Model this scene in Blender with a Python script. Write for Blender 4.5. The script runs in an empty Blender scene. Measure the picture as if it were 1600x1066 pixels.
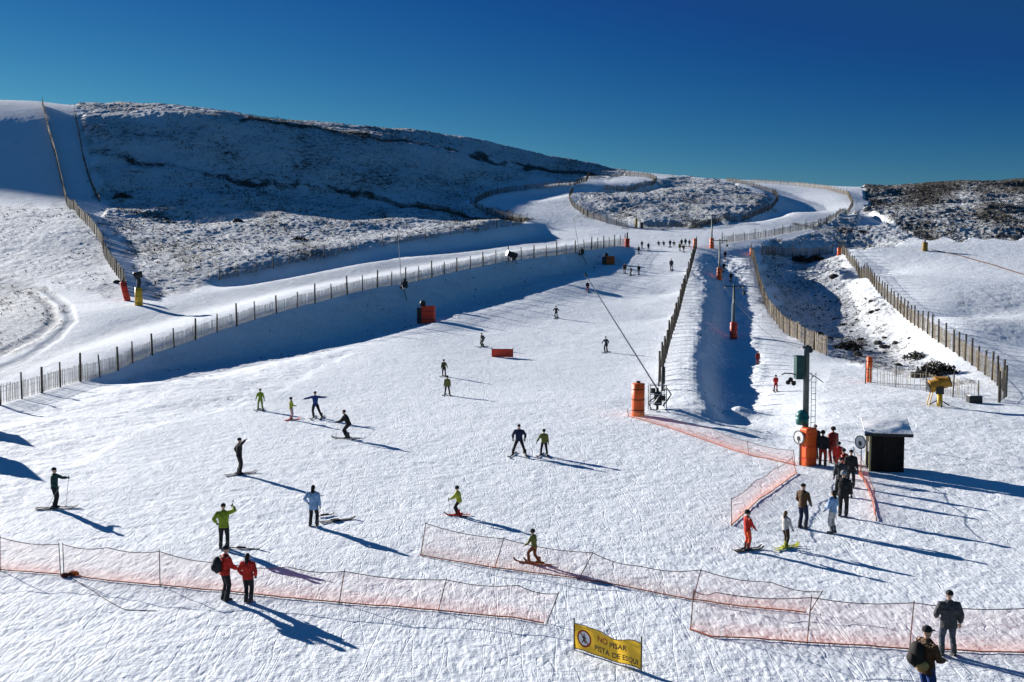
import bpy, bmesh, math, random
import numpy as np
from mathutils import Vector, Matrix
random.seed(7)
rng = np.random.RandomState(11)
sc = bpy.context.scene
COL = sc.collection

# ------------------------------------------------------------------ camera
FPX = 1555.0                      # focal length in photograph pixels (1600 wide)
PITCH = math.radians(3.42)
CAM = Vector((0.0, 0.0, 12.0))
cd = bpy.data.cameras.new('camera'); cam = bpy.data.objects.new('camera', cd); COL.objects.link(cam)
cd.sensor_width = 36.0; cd.lens = 36.0 * FPX / 1600.0
cd.clip_start = 0.5; cd.clip_end = 5000
cam.location = CAM; cam.rotation_euler = (math.radians(90) - PITCH, 0, 0)
sc.camera = cam

# ------------------------------------------------------------------ sky and sun
SUN_EL = math.radians(17.8)
SUN_DIR = Vector((-0.745, 0.667, 0)).normalized() * math.cos(SUN_EL) + Vector((0, 0, math.sin(SUN_EL)))  # towards the sun
w = bpy.data.worlds.new('World'); sc.world = w; w.use_nodes = True
nt = w.node_tree; nt.nodes.clear()
sky = nt.nodes.new('ShaderNodeTexSky'); sky.sky_type = 'NISHITA'; sky.sun_disc = False
sky.sun_elevation = SUN_EL
sky.sun_rotation = math.atan2(SUN_DIR.x, SUN_DIR.y)
sky.altitude = 2200; sky.air_density = 1.15; sky.dust_density = 0.0; sky.ozone_density = 6.0
bg = nt.nodes.new('ShaderNodeBackground'); bg.inputs['Strength'].default_value = 0.05
wo = nt.nodes.new('ShaderNodeOutputWorld')
# deep, dry mountain air: the sky's own gradient made steeper, colour by colour
sep = nt.nodes.new('ShaderNodeSeparateColor'); com = nt.nodes.new('ShaderNodeCombineColor')
nt.links.new(sky.outputs[0], sep.inputs[0])
for i, (ref, g, gain, lo, hi) in enumerate(((1.45, 3.6, 0.19, 0.09, 1.9), (3.5, 2.4, 0.53, 0.64, 5.0), (7.3, 1.32, 0.605, 1.95, 13.0))):
    a = nt.nodes.new('ShaderNodeMath'); a.operation = 'DIVIDE'; a.inputs[1].default_value = ref
    b = nt.nodes.new('ShaderNodeMath'); b.operation = 'POWER'; b.inputs[1].default_value = g
    c = nt.nodes.new('ShaderNodeMath'); c.operation = 'MULTIPLY'; c.inputs[1].default_value = ref * gain
    d = nt.nodes.new('ShaderNodeMath'); d.operation = 'MINIMUM'; d.inputs[1].default_value = hi; e = nt.nodes.new('ShaderNodeMath'); e.operation = 'MAXIMUM'; e.inputs[1].default_value = lo
    nt.links.new(sep.outputs[i], a.inputs[0]); nt.links.new(a.outputs[0], b.inputs[0]); nt.links.new(b.outputs[0], c.inputs[0])
    nt.links.new(c.outputs[0], d.inputs[0]); nt.links.new(d.outputs[0], e.inputs[0]); nt.links.new(e.outputs[0], com.inputs[i])
nt.links.new(com.outputs[0], bg.inputs[0]); nt.links.new(bg.outputs[0], wo.inputs[0])
sl = bpy.data.lights.new('sun', 'SUN'); sl.energy = 5.0; sl.angle = math.radians(0.5); sl.color = (1.0, 0.955, 0.89)
so = bpy.data.objects.new('sun', sl); COL.objects.link(so)
so.rotation_euler = SUN_DIR.to_track_quat('Z', 'Y').to_euler(); so.location = (-60, 60, 60)
sc.view_settings.view_transform = 'Standard'; sc.view_settings.look = 'None'
sc.view_settings.exposure = 0.9; sc.view_settings.gamma = 1.0
sc.cycles.max_bounces = 5; sc.cycles.diffuse_bounces = 1; sc.cycles.transparent_max_bounces = 24
sc.cycles.use_denoising = True
# ------------------------------------------------------------------ terrain
CP, SP = math.cos(PITCH), math.sin(PITCH)
def ray(px, py):
    """slope (X/Y, Z/Y) of the line of sight through a photograph pixel"""
    x = (px - 800.0) / FPX; y = -(py - 533.0) / FPX
    d = CP + y * SP
    return x / d, (-SP + y * CP) / d
def project(X, Y, Z):
    z = Z - CAM.z
    d = Y * CP - z * SP; v = Y * SP + z * CP
    return 800 + FPX * X / d, 533 - FPX * v / d
PL_A, PL_B = -11.42, 0.0386       # the flat run-out: height below the camera and rise per metre
def py_plane(px, Y):              # pixel row of the run-out at distance Y
    u, t = 0, PL_A / Y + PL_B
    v = (SP + t * CP) / (CP - t * SP)
    return 533 - FPX * v
def plane_Y(py):
    return -PL_A / (PL_B - ray(800, py)[1])

CTRL = []
def line(*pts, step=20):
    for (a, b) in zip(pts[:-1], pts[1:]):
        n = max(1, int(math.sqrt((b[0] - a[0]) ** 2 + (b[1] - a[1]) ** 2 + (1000 * math.log(b[2] / a[2])) ** 2) / step))
        for i in range(n):
            k = i / n
            CTRL.append((a[0] + (b[0] - a[0]) * k, a[1] + (b[1] - a[1]) * k,
                         math.exp(math.log(a[2]) * (1 - k) + math.log(b[2]) * k)))
    CTRL.append(pts[-1])
def dots(*pts): CTRL.extend(pts)
SD = SUN_DIR.xy.normalized() * -1          # the way shadows fall
def to_pix(X, Y, zr):
    px, py = project(X, Y, zr + CAM.z); return px, py
def bank(*pts, w=1.25, flat=0.62, floor=True):
    """a crest line with a steep lee face: (px, py, Y, height)"""
    line(*[p[:3] for p in pts], step=13)
    D = []
    for (a, b) in zip(pts[:-1], pts[1:]):
        n = max(1, int(math.sqrt((b[0] - a[0]) ** 2 + (b[1] - a[1]) ** 2 + (1300 * math.log(b[2] / a[2])) ** 2) / 15))
        D += [tuple(a[j] + (b[j] - a[j]) * i / n for j in range(4)) for i in range(n)]
    for px, py, Y, H in D + [pts[-1]]:
        if H < 0.3: continue
        u, t = ray(px, py)
        for dist, dz in ((0.35, 0.12), (H * w, 0.93 * H), (H / 0.32 * flat, H)) if floor else ((0.35, 0.12), (H * w, 0.93 * H)):
            X1 = u * Y + SD.x * dist; Y1 = Y + SD.y * dist
            q = to_pix(X1, Y1, t * Y - dz); CTRL.append((q[0], q[1], Y1))

for Y in (12, 17, 24, 32, 42, 52):
    for px in range(-1300, 2900, 150): dots((px, py_plane(px, Y), Y))
for Y in (62, 72):
    for px in list(range(-1300, -100, 200)) + list(range(250, 1160, 100)) + [1280, 1350, 1420, 1490] + list(range(1650, 2900, 200)):
        dots((px, py_plane(px, Y), Y))
# main run
line((400, 620, 73), (500, 590, 83), (650, 560, 97), (800, 552, 104), (1000, 552, 103))
line((300, 590, 84), (210, 602, 80))
line((400, 577, 91), (500, 555, 101), (600, 530, 113), (700, 500, 128), (800, 473, 142), (900, 443, 158), (965, 414, 180))
line((720, 520, 119), (850, 498, 131), (1040, 498, 130))
line((900, 462, 150), (1050, 460, 152))
line((960, 430, 169), (1062, 428, 170))
line((1000, 402, 190), (1078, 402, 189))
line((985, 385, 208), (1040, 384, 209), (1082, 384, 207))
# crest of the long bank left of the run (fence line)
FENCE_MAIN = [(-60, 650, 68), (0, 633, 73), (100, 603, 84), (190, 577, 94), (215, 562, 98), (300, 532, 106), (345, 517, 110), (400, 499, 116),
              (470, 479, 122), (530, 464, 129), (600, 448, 138), (650, 440, 145), (710, 424, 154), (790, 408, 165), (860, 400, 174), (920, 391, 186), (980, 384, 205)]
HM = [0, 0, 0, 0.9, 1.3, 2.4, 2.9, 3.6, 4.1, 4.4, 4.5, 4.3, 4.0, 3.4, 3.0, 2.2, 0.6]
bank(*[p + (h,) for p, h in zip(FENCE_MAIN, HM)])
line((-60, 662, 66), (20, 648, 69), (100, 622, 77), (180, 600, 84))
# the track behind it
line((-60, 600, 82), (0, 575, 92), (150, 530, 109), (300, 492, 121), (450, 450, 142), (600, 425, 157), (700, 405, 176), (830, 385, 200), (900, 378, 215))
line((-60, 540, 104), (60, 515, 115), (150, 490, 122), (215, 478, 127))
line((340, 456, 141), (450, 434, 152), (560, 412, 166), (600, 406, 171), (700, 396, 184), (760, 390, 193), (838, 379, 216))
bank((340, 440, 156, 1.2), (450, 414, 171, 2.3), (540, 394, 183, 2.6), (572, 388, 187, 1.2), (596, 387, 190, 1.3), (640, 379, 197, 2.3), (700, 369, 208, 2.8), (780, 358, 224, 2.8), (820, 353, 236, 2.2), (840, 350, 246, 0.8))
# left slopes
line((0, 470, 140), (100, 450, 146), (200, 470, 134))
line((200, 440, 148), (165, 400, 178), (150, 360, 200), (105, 325, 232))
line((0, 400, 178), (120, 400, 176))
line((0, 345, 215), (80, 340, 222))
line((230, 440, 150), (300, 430, 158))
line((200, 390, 184), (300, 385, 190), (450, 380, 196), (560, 368, 208), (700, 352, 232))
line((220, 360, 212), (320, 362, 212), (450, 345, 224), (600, 345, 228), (740, 338, 250))
line((-100, 310, 258), (0, 308, 258), (130, 324, 248), (200, 348, 232), (300, 345, 236), (340, 325, 250), (400, 312, 270), (500, 318, 278), (620, 324, 284), (700, 326, 290))
line((735, 316, 305), (760, 300, 325), (830, 285, 358), (910, 279, 376))
# top of the shaded face, then the skyline
line((-100, 165, 332), (0, 168, 332), (65, 168, 332), (110, 172, 330), (200, 180, 326), (300, 182, 322), (400, 192, 332), (500, 208, 344), (600, 225, 348), (700, 243, 356), (800, 262, 386), (900, 274, 408))
line((-100, 156, 350), (0, 156, 350), (60, 158, 350), (110, 165, 352), (180, 165, 366), (270, 169, 372), (400, 181, 390), (500, 189, 405), (600, 200, 415), (700, 212, 425), (760, 223, 432), (830, 238, 440),
     (900, 253, 450), (940, 262, 455), (1000, 270, 460), (1060, 275, 455), (1110, 279, 440))
line((-100, 230, 440), (200, 240, 470), (500, 262, 510), (800, 292, 530), (1000, 318, 560), (1200, 335, 560), (1400, 340, 560), (1700, 335, 560), step=120)
line((-100, 330, 640), (800, 400, 700), (1700, 400, 700), step=200)
# upper runs left of the island
bank((742, 318, 276, 0.8), (770, 305, 298, 1.4), (800, 299, 309, 1.7), (850, 294, 318, 1.8), (895, 291, 325, 1.5), (915, 286, 338, 0.8))
line((765, 338, 254), (830, 336, 260), (880, 330, 270)); line((800, 318, 284), (870, 310, 298))
line((840, 365, 236), (920, 362, 236), (960, 362, 236))
line((880, 305, 297), (890, 320, 284), (905, 338, 262), (950, 352, 248), (990, 359, 242))
line((925, 277, 376), (960, 276, 380), (1010, 277, 384))
bank((915, 296, 330, 1.2), (950, 297, 334, 2.2), (985, 296, 338, 3.0), (1018, 291, 348, 3.2), (1027, 284, 362, 1.6))
line((900, 302, 310), (960, 300, 318), (1020, 299, 322), (1050, 292, 336))
# island
line((960, 320, 284), (1050, 320, 288), (1150, 318, 296), step=50)
line((1000, 352, 248), (1090, 354, 248))
bank((1160, 343, 262, 1.2), (1190, 333, 276, 2.2), (1208, 324, 290, 2.8), (1216, 314, 304, 3.0), (1207, 302, 330, 2.2), (1172, 290, 364, 1.5))
line((1172, 290, 364), (1130, 283, 402))
line((1030, 362, 236), (1100, 362, 236))
line((1170, 352, 246), (1225, 336, 268), (1236, 318, 292), (1225, 304, 322))
# right loop
line((1130, 381, 214), (1200, 371, 226), (1290, 353, 250), (1325, 336, 276), (1333, 322, 300), (1325, 306, 340), (1290, 296, 372), (1240, 290, 400), (1170, 285, 425))
line((1170, 281, 440), (1240, 286, 430), (1300, 291, 420), (1340, 293, 430), (1400, 291, 440), (1500, 288, 440), (1600, 283, 440), (1800, 276, 440))
line((1350, 318, 318), (1345, 300, 370))
line((1200, 386, 212), (1300, 366, 232), (1400, 350, 256), (1500, 345, 262), (1600, 340, 265), step=50)
# lift line: mound beside the run, hollow, drag lane
line((1086, 384, 206), (1080, 420, 172), (1070, 455, 151), (1058, 500, 126), (1045, 540, 107), (1032, 590, 86), (1020, 638, 69))
bank((1096, 395, 194, 0.8), (1108, 425, 170, 1.4), (1112, 455, 152, 1.9), (1104, 490, 130, 2.2), (1094, 533, 107, 2.3), (1088, 570, 90, 2.1), (1096, 612, 76, 1.4), (1115, 645, 67, 0.7), floor=False)
line((1130, 392, 204), (1140, 420, 182), (1150, 455, 160), (1165, 495, 138), (1180, 530, 119), (1190, 565, 104), (1196, 612, 84), (1212, 658, 68), (1230, 697, 57))
line((1155, 420, 181), (1178, 470, 151), (1205, 525, 121), (1235, 560, 106))
line((1172, 400, 192), (1185, 445, 165), (1200, 490, 140), (1225, 520, 124), (1265, 545, 113), (1312, 563, 106))
line((1240, 600, 87), (1290, 640, 69))
# gully right of the lane
line((1200, 412, 204), (1250, 414, 212), (1300, 408, 216))
line((1196, 425, 190), (1215, 445, 182), (1235, 480, 161), (1262, 505, 149), (1300, 530, 134))
line((1260, 440, 186), (1302, 472, 172), (1308, 500, 152), (1310, 530, 136))
line((1240, 424, 200), (1290, 428, 196), (1325, 450, 182), (1330, 490, 156), (1340, 545, 122))
line((1280, 400, 214), (1310, 412, 200), (1345, 450, 166), (1380, 500, 140), (1420, 542, 118), (1450, 572, 98))
line((1340, 570, 100), (1400, 585, 92), (1470, 590, 88))
line((1350, 597, 86), (1460, 613, 78), (1552, 636, 70), (1650, 660, 63))
# right fence and slopes
FENCE_R = [(1308, 400, 190), (1340, 428, 166), (1370, 455, 146), (1400, 483, 130), (1430, 510, 117), (1460, 532, 107), (1490, 550, 100), (1520, 572, 91), (1553, 596, 82), (1574, 618, 75), (1552, 637, 70)]
line(*FENCE_R)
line((1600, 590, 86), (1700, 600, 84)); line((1600, 540, 104), (1700, 540, 106)); line((1500, 500, 126), (1600, 480, 138), (1800, 470, 142))
line((1400, 430, 172), (1500, 430, 170), (1700, 425, 172)); line((1340, 388, 206), (1440, 384, 206), (1700, 380, 208))
line((1400, 368, 228), (1600, 366, 228), (1800, 360, 230))

ctrl = np.array(CTRL)
cu, ct = ray(ctrl[:, 0], ctrl[:, 1]); cv = np.log(ctrl[:, 2])
key = np.unique(np.round(np.stack([cu * 700, cv * 350], 1)).astype(int), axis=0, return_index=True)[1]
cu, ct, cv = cu[key], ct[key], cv[key]
def tbase(v): return PL_A * np.exp(-v) + PL_B
def kern(r2): return np.sqrt(r2 + 0.006 ** 2)
n = len(cu)
A = np.zeros((n + 3, n + 3)); B = np.zeros(n + 3)
A[:n, :n] = kern((cu[:, None] - cu[None]) ** 2 + (cv[:, None] - cv[None]) ** 2) - np.eye(n) * 0.006
A[:n, n] = 1; A[:n, n + 1] = cu; A[:n, n + 2] = cv; A[n:, :n] = A[:n, n:].T
B[:n] = ct - tbase(cv)
wts = np.linalg.solve(A, B)
GU = np.linspace(-1.2, 1.2, 560); GV = np.linspace(math.log(14), math.log(720), 520)
G = np.zeros((len(GV), len(GU)))
for i, gv in enumerate(GV):
    r2 = (GU[:, None] - cu[None]) ** 2 + (gv - cv[None]) ** 2
    G[i] = kern(r2) @ wts[:n] + wts[n] + wts[n + 1] * GU + wts[n + 2] * gv
near = np.clip((GV - math.log(20)) / (math.log(40) - math.log(20)), 0, 1)
G *= near[:, None]
def base_h(X, Y):
    X = np.asarray(X, float); Y = np.asarray(Y, float)
    Yc = np.clip(Y, 14, 719)
    fu = (np.clip(X / Yc, -1.199, 1.199) - GU[0]) / (GU[1] - GU[0]); fv = (np.log(Yc) - GV[0]) / (GV[1] - GV[0])
    iu = fu.astype(int); iv = fv.astype(int); fu = fu - iu; fv = fv - iv
    g = (G[iv, iu] * (1 - fu) + G[iv, iu + 1] * fu) * (1 - fv) + (G[iv + 1, iu] * (1 - fu) + G[iv + 1, iu + 1] * fu) * fv
    return CAM.z + PL_A + PL_B * Y + g * Yc

def _hash(ix, iy, s):
    h = (ix.astype(np.int64) * 374761393 + iy.astype(np.int64) * 668265263 + s * 974711) & 0x7fffffff
    h = ((h ^ (h >> 13)) * 1274126177) & 0x7fffffff
    return ((h ^ (h >> 16)) & 0xffff) / 65535.0
def vnoise(x, y, s=0):
    ix = np.floor(x); iy = np.floor(y); fx = x - ix; fy = y - iy
    fx = fx * fx * (3 - 2 * fx); fy = fy * fy * (3 - 2 * fy)
    a = _hash(ix, iy, s); b = _hash(ix + 1, iy, s); c = _hash(ix, iy + 1, s); d = _hash(ix + 1, iy + 1, s)
    return (a * (1 - fx) + b * fx) * (1 - fy) + (c * (1 - fx) + d * fx) * fy * 1.0
def fbm(x, y, o=4, s=0):
    t = 0; a = 0.5; tot = 0
    for i in range(o):
        t = t + a * vnoise(x, y, s + i * 17); tot += a; a *= 0.55
        x, y = x * 1.9 + y * 0.7 + 3.1, y * 1.9 - x * 0.7 + 7.7
    return t / tot
def inpoly(px, py, poly):
    ins = np.zeros(px.shape, bool); m = len(poly)
    for i in range(m):
        x1, y1 = poly[i]; x2, y2 = poly[(i + 1) % m]
        if y1 == y2: continue
        c = ((y1 > py) != (y2 > py)) & (px < (x2 - x1) * (py - y1) / (y2 - y1) + x1)
        ins ^= c
    return ins
# packed wheel tracks
TRACKS = [([(-40, 434), (20, 440), (70, 452), (105, 478), (112, 500), (90, 525), (40, 560), (-40, 592)], 1.0),
          ([(-40, 441), (10, 447), (50, 458), (78, 478), (84, 500), (60, 522), (0, 552), (-40, 570)], 1.0)]
def path_dist(px, py, pts):
    d = np.full(px.shape, 1e9)
    for (a, b) in zip(pts[:-1], pts[1:]):
        ax, ay = a; bx, by = b; L = (bx - ax) ** 2 + (by - ay) ** 2
        k = np.clip(((px - ax) * (bx - ax) + (py - ay) * (by - ay)) / L, 0, 1)
        d = np.minimum(d, np.hypot((px - ax - k * (bx - ax)) * 1.0, (py - ay - k * (by - ay)) * 1.8))
    return d

# how rough the ground is and how much heather and rock shows through (areas of the real hillside)
ROUGH = [ # polygon, cover, relief
 ([(190, 600), (240, 560), (400, 502), (600, 452), (860, 403), (960, 392), (965, 412), (800, 470), (500, 552), (300, 588)], 0.20, 0.8),
 ([(1095, 395), (1150, 400), (1195, 560), (1190, 640), (1090, 600), (1092, 520)], 0.06, 1.1),
 ([(-300, 120), (-300, 305), (0, 305), (130, 325), (105, 140)], 0.03, 0.05),
 ([(112, 150), (160, 340), (200, 352), (340, 330), (700, 330), (740, 310), (920, 282), (1030, 262), (800, 200), (400, 150)], 0.46, 0.7),
 ([(100, 165), (140, 330), (160, 330), (125, 165)], 0.08, 0.2),
 ([(150, 335), (240, 470), (330, 445), (600, 385), (835, 345), (740, 322), (600, 330), (380, 310), (200, 345)], 0.44, 0.75),
 ([(-300, 305), (-300, 480), (0, 440), (90, 440), (190, 470), (165, 370), (130, 325)], 0.28, 0.45),
 ([(-300, 470), (-300, 620), (0, 560), (90, 520), (110, 480), (60, 450), (0, 445)], 0.36, 0.4),
 ([(745, 300), (905, 290), (910, 278), (760, 285)], 0.30, 0.5),
 ([(900, 300), (1030, 290), (1040, 275), (1130, 280), (1216, 312), (1200, 330), (1160, 345), (1090, 356), (1000, 356), (905, 335)], 0.44, 0.7),
 ([(1340, 285), (1620, 270), (1900, 260), (1900, 370), (1600, 372), (1460, 374), (1380, 352), (1355, 330)], 0.69, 1.0),
 ([(1180, 388), (1290, 358), (1335, 335), (1350, 350), (1470, 374), (1330, 388), (1200, 395)], 0.45, 0.9),
 ([(1185, 395), (1310, 395), (1330, 425), (1400, 500), (1500, 590), (1560, 600), (1480, 600), (1330, 570), (1270, 545), (1215, 505)], 0.42, 1.2),
 ([(1190, 395), (1305, 392), (1290, 410), (1230, 412), (1195, 408)], 0.45, 0.9),
 ([(1330, 560), (1340, 530), (1460, 570), (1500, 592), (1400, 586)], 0.45, 0.9),
 ([(1470, 460), (1620, 440), (1620, 520), (1550, 540)], 0.10, 0.3),
 ([(-80, 660), (100, 620), (200, 603), (400, 575), (560, 545), (420, 620), (200, 680), (0, 790)], 0.03, 0.55),
 ([(1062, 560), (1100, 560), (1190, 625), (1200, 690), (1060, 655), (1030, 640)], 0.06, 0.55),
 ([(1290, 575), (1620, 660), (1620, 760), (1260, 720)], 0.05, 0.35),
]
def fields(px, py):
    wob = (fbm(px / 22, py / 11, 3, 5) - 0.5) * 60; wy = (fbm(px / 22, py / 11, 3, 9) - 0.5) * 22; far = np.clip((620 - py) / 120, 0.4, 1); wob = wob * far; wy = wy * far
    cov = np.zeros(px.shape); rel = np.full(px.shape, 0.12)
    for poly, c, r in ROUGH:
        m = inpoly(px + wob, py + wy, poly); cov[m] = c; rel[m] = r
    return cov, rel
def relief(X, Y, px, py, rel):
    """snow surface relief in metres"""
    f = np.clip(Y / 150, 0.5, 2.2)
    z = (fbm(X / 9, Y / 9, 3, 2) - 0.5) * 0.5 * np.clip(rel * 2.0, 0.15, 1.6)
    z += (fbm(X / 2.6, Y / 3.4, 2, 31) - 0.5) * 0.26 * rel * f
    z += (fbm(X / 34, Y / 24, 3, 47) - 0.5) * 6.0 * np.clip((rel - .5) * 4, 0, 1) * np.clip((Y - 205) / 40, 0, 1)
    z += (fbm(X / 0.85, Y / 0.85, 3, 77) - 0.5) * 0.42 * rel * np.clip(f, 0.5, 1.5)
    z += (fbm(X / 0.42 + Y * 0.4, Y / 0.42, 3, 91) - 0.5) * 0.06 * np.clip(1.6 - Y / 90, 0.25, 1)
    return z
us = np.concatenate([np.linspace(-1.15, -0.56, 60)[:-1], np.linspace(-0.56, 0.56, 1250), np.linspace(0.56, 1.15, 60)[1:]])
ys = np.concatenate([np.linspace(-28, 18, 40)[:-1], np.exp(np.linspace(math.log(18), math.log(480), 1150)), np.linspace(480, 700, 20)[1:]])
UU, YY = np.meshgrid(us, ys)
XX = UU * np.sqrt(YY ** 2 + 22 ** 2 * np.clip((60 - YY) / 60, 0, 2) ** 2)
ZZ = base_h(XX, YY)
Yp = np.clip(YY, 15, None)
PXg, PYg = project(XX, Yp, base_h(XX, Yp))
COV, REL = fields(PXg, PYg)
def blur(a, k):
    for ax in (0, 1):
        acc = np.zeros_like(a)
        for d in range(-k, k + 1): acc += np.roll(a, d, axis=ax)
        a = acc / (2 * k + 1)
    return a
# rocky bands and old walls that cross the hill
for pts, wd, c in (([(390, 186), (480, 199), (560, 211), (640, 224), (720, 238), (800, 254), (870, 264), (930, 272)], 3.2, .95), ([(143, 232), (220, 247), (300, 266), (400, 284)], 4.0, .85),
                   ([(400, 284), (520, 294), (560, 300), (640, 322), (720, 333), (830, 345)], 3.0, .95), ([(170, 332), (240, 342), (280, 340)], 3.0, .7), ([(540, 352), (600, 345), (640, 335)], 2, .6),
                   ([(300, 178), (360, 186), (420, 190)], 2.2, .7), ([(900, 334), (1000, 358), (1100, 357), (1170, 345)], 1.6, .6), ([(1250, 352), (1330, 362), (1400, 350)], 3, .7),
                   ([(150, 200), (240, 205), (330, 222)], 3, .35), ([(420, 232), (520, 250), (640, 262)], 4, .4), ([(130, 262), (230, 275), (330, 282)], 4, .45)):
    d = path_dist(PXg + (fbm(PXg / 25, PYg / 12, 2, 61) - .5) * 30, PYg + (fbm(PXg / 25, PYg / 12, 2, 63) - .5) * 16, pts)
    COV = np.where((d < wd * 1.8) & (YY > 180), np.maximum(COV, c * np.clip(1.9 - d / wd, 0, 1)), COV)
COV = np.clip(COV * (0.55 + 0.9 * fbm(PXg / 60, PYg / 26, 3, 71)) , 0, .95)
COV = blur(COV, 2); REL = blur(REL, 5)
ZZ = ZZ + relief(XX, YY, PXg, PYg, REL)
TRK = np.zeros_like(ZZ)
for pts, wd in TRACKS:
    d = path_dist(PXg, PYg, pts); TRK = np.maximum(TRK, np.clip(1.9 - d / 5.5, 0, 1))
nb = (PYg > 380) & (PYg < 640) & (PXg < 700)
d = path_dist(PXg, PYg, [(-60, 610), (60, 560), (200, 508), (330, 470), (480, 438), (620, 412), (760, 392), (860, 378)])
TRK = np.maximum(TRK, np.clip(1.5 - d / 16.0, 0, 1) * 0.6 * (PYg < 640))
TRK = blur(TRK, 2)
ZZ -= TRK * 0.15 * (0.85 + 0.3 * vnoise(XX * 1.5, YY * .4, 55))
def terrain_h(X, Y):
    X = float(X); Y = float(Y)
    i = int(np.clip(np.searchsorted(ys, Y) - 1, 0, len(ys) - 2))
    wdt = math.sqrt(Y * Y + (22 * min(max((60 - Y) / 60, 0), 2)) ** 2)
    u = X / max(wdt, 1e-6)
    j = int(np.clip(np.searchsorted(us, u) - 1, 0, len(us) - 2))
    a = min(max((Y - ys[i]) / (ys[i + 1] - ys[i]), 0), 1); b = min(max((u - us[j]) / (us[j + 1] - us[j]), 0), 1)
    return (ZZ[i, j] * (1 - b) + ZZ[i, j + 1] * b) * (1 - a) + (ZZ[i + 1, j] * (1 - b) + ZZ[i + 1, j + 1] * b) * a
def at(px, py, Yhint=None, lo=18, hi=480):
    """ground point seen at a photograph pixel (nearest hit, or the hit closest to Yhint)"""
    u, t = ray(px, py)
    Ys = np.exp(np.linspace(math.log(lo), math.log(hi), 3000))
    h = base_h(u * Ys, Ys) - (CAM.z + t * Ys)
    cr = np.where((h[:-1] < 0) & (h[1:] >= 0))[0]
    if len(cr) == 0:
        k = int(np.argmax(h)) if Yhint is None else int(np.argmin(np.abs(Ys - Yhint)))
        Y = Ys[k]
    else:
        k = cr[0] if Yhint is None else cr[np.argmin(np.abs(Ys[cr] - Yhint))]
        f = h[k] / (h[k] - h[k + 1]); Y = Ys[k] * (1 - f) + Ys[k + 1] * f
    return Vector((u * Y, Y, terrain_h(u * Y, Y)))

def np_mesh(name, co, quads):
    me = bpy.data.meshes.new(name)
    k = quads.shape[1]
    me.vertices.add(len(co)); me.vertices.foreach_set('co', np.ascontiguousarray(co, dtype=np.float32).ravel())
    me.loops.add(quads.size); me.loops.foreach_set('vertex_index', np.ascontiguousarray(quads, dtype=np.int32).ravel())
    me.polygons.add(len(quads)); me.polygons.foreach_set('loop_start', np.arange(0, quads.size, k, dtype=np.int32))
    try: me.polygons.foreach_set('loop_total', np.full(len(quads), k, dtype=np.int32))
    except Exception: pass
    me.update(calc_edges=True)
    return me
R_, C_ = ZZ.shape
idx = np.arange(R_ * C_).reshape(R_, C_)
quads = np.stack([idx[:-1, :-1], idx[:-1, 1:], idx[1:, 1:], idx[1:, :-1]], -1).reshape(-1, 4)
me = np_mesh('snow_ground', np.stack([XX, YY, ZZ], -1).reshape(-1, 3), quads)
me.polygons.foreach_set('use_smooth', np.ones(len(me.polygons), bool))
for nm, arr in (('cover', COV), ('track', TRK), ('rough', REL)):
    at_ = me.attributes.new(nm, 'FLOAT', 'POINT'); at_.data.foreach_set('value', arr.ravel().astype(np.float32))
ground = bpy.data.objects.new('snow_ground', me); COL.objects.link(ground); ground['kind'] = 'structure'

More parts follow.
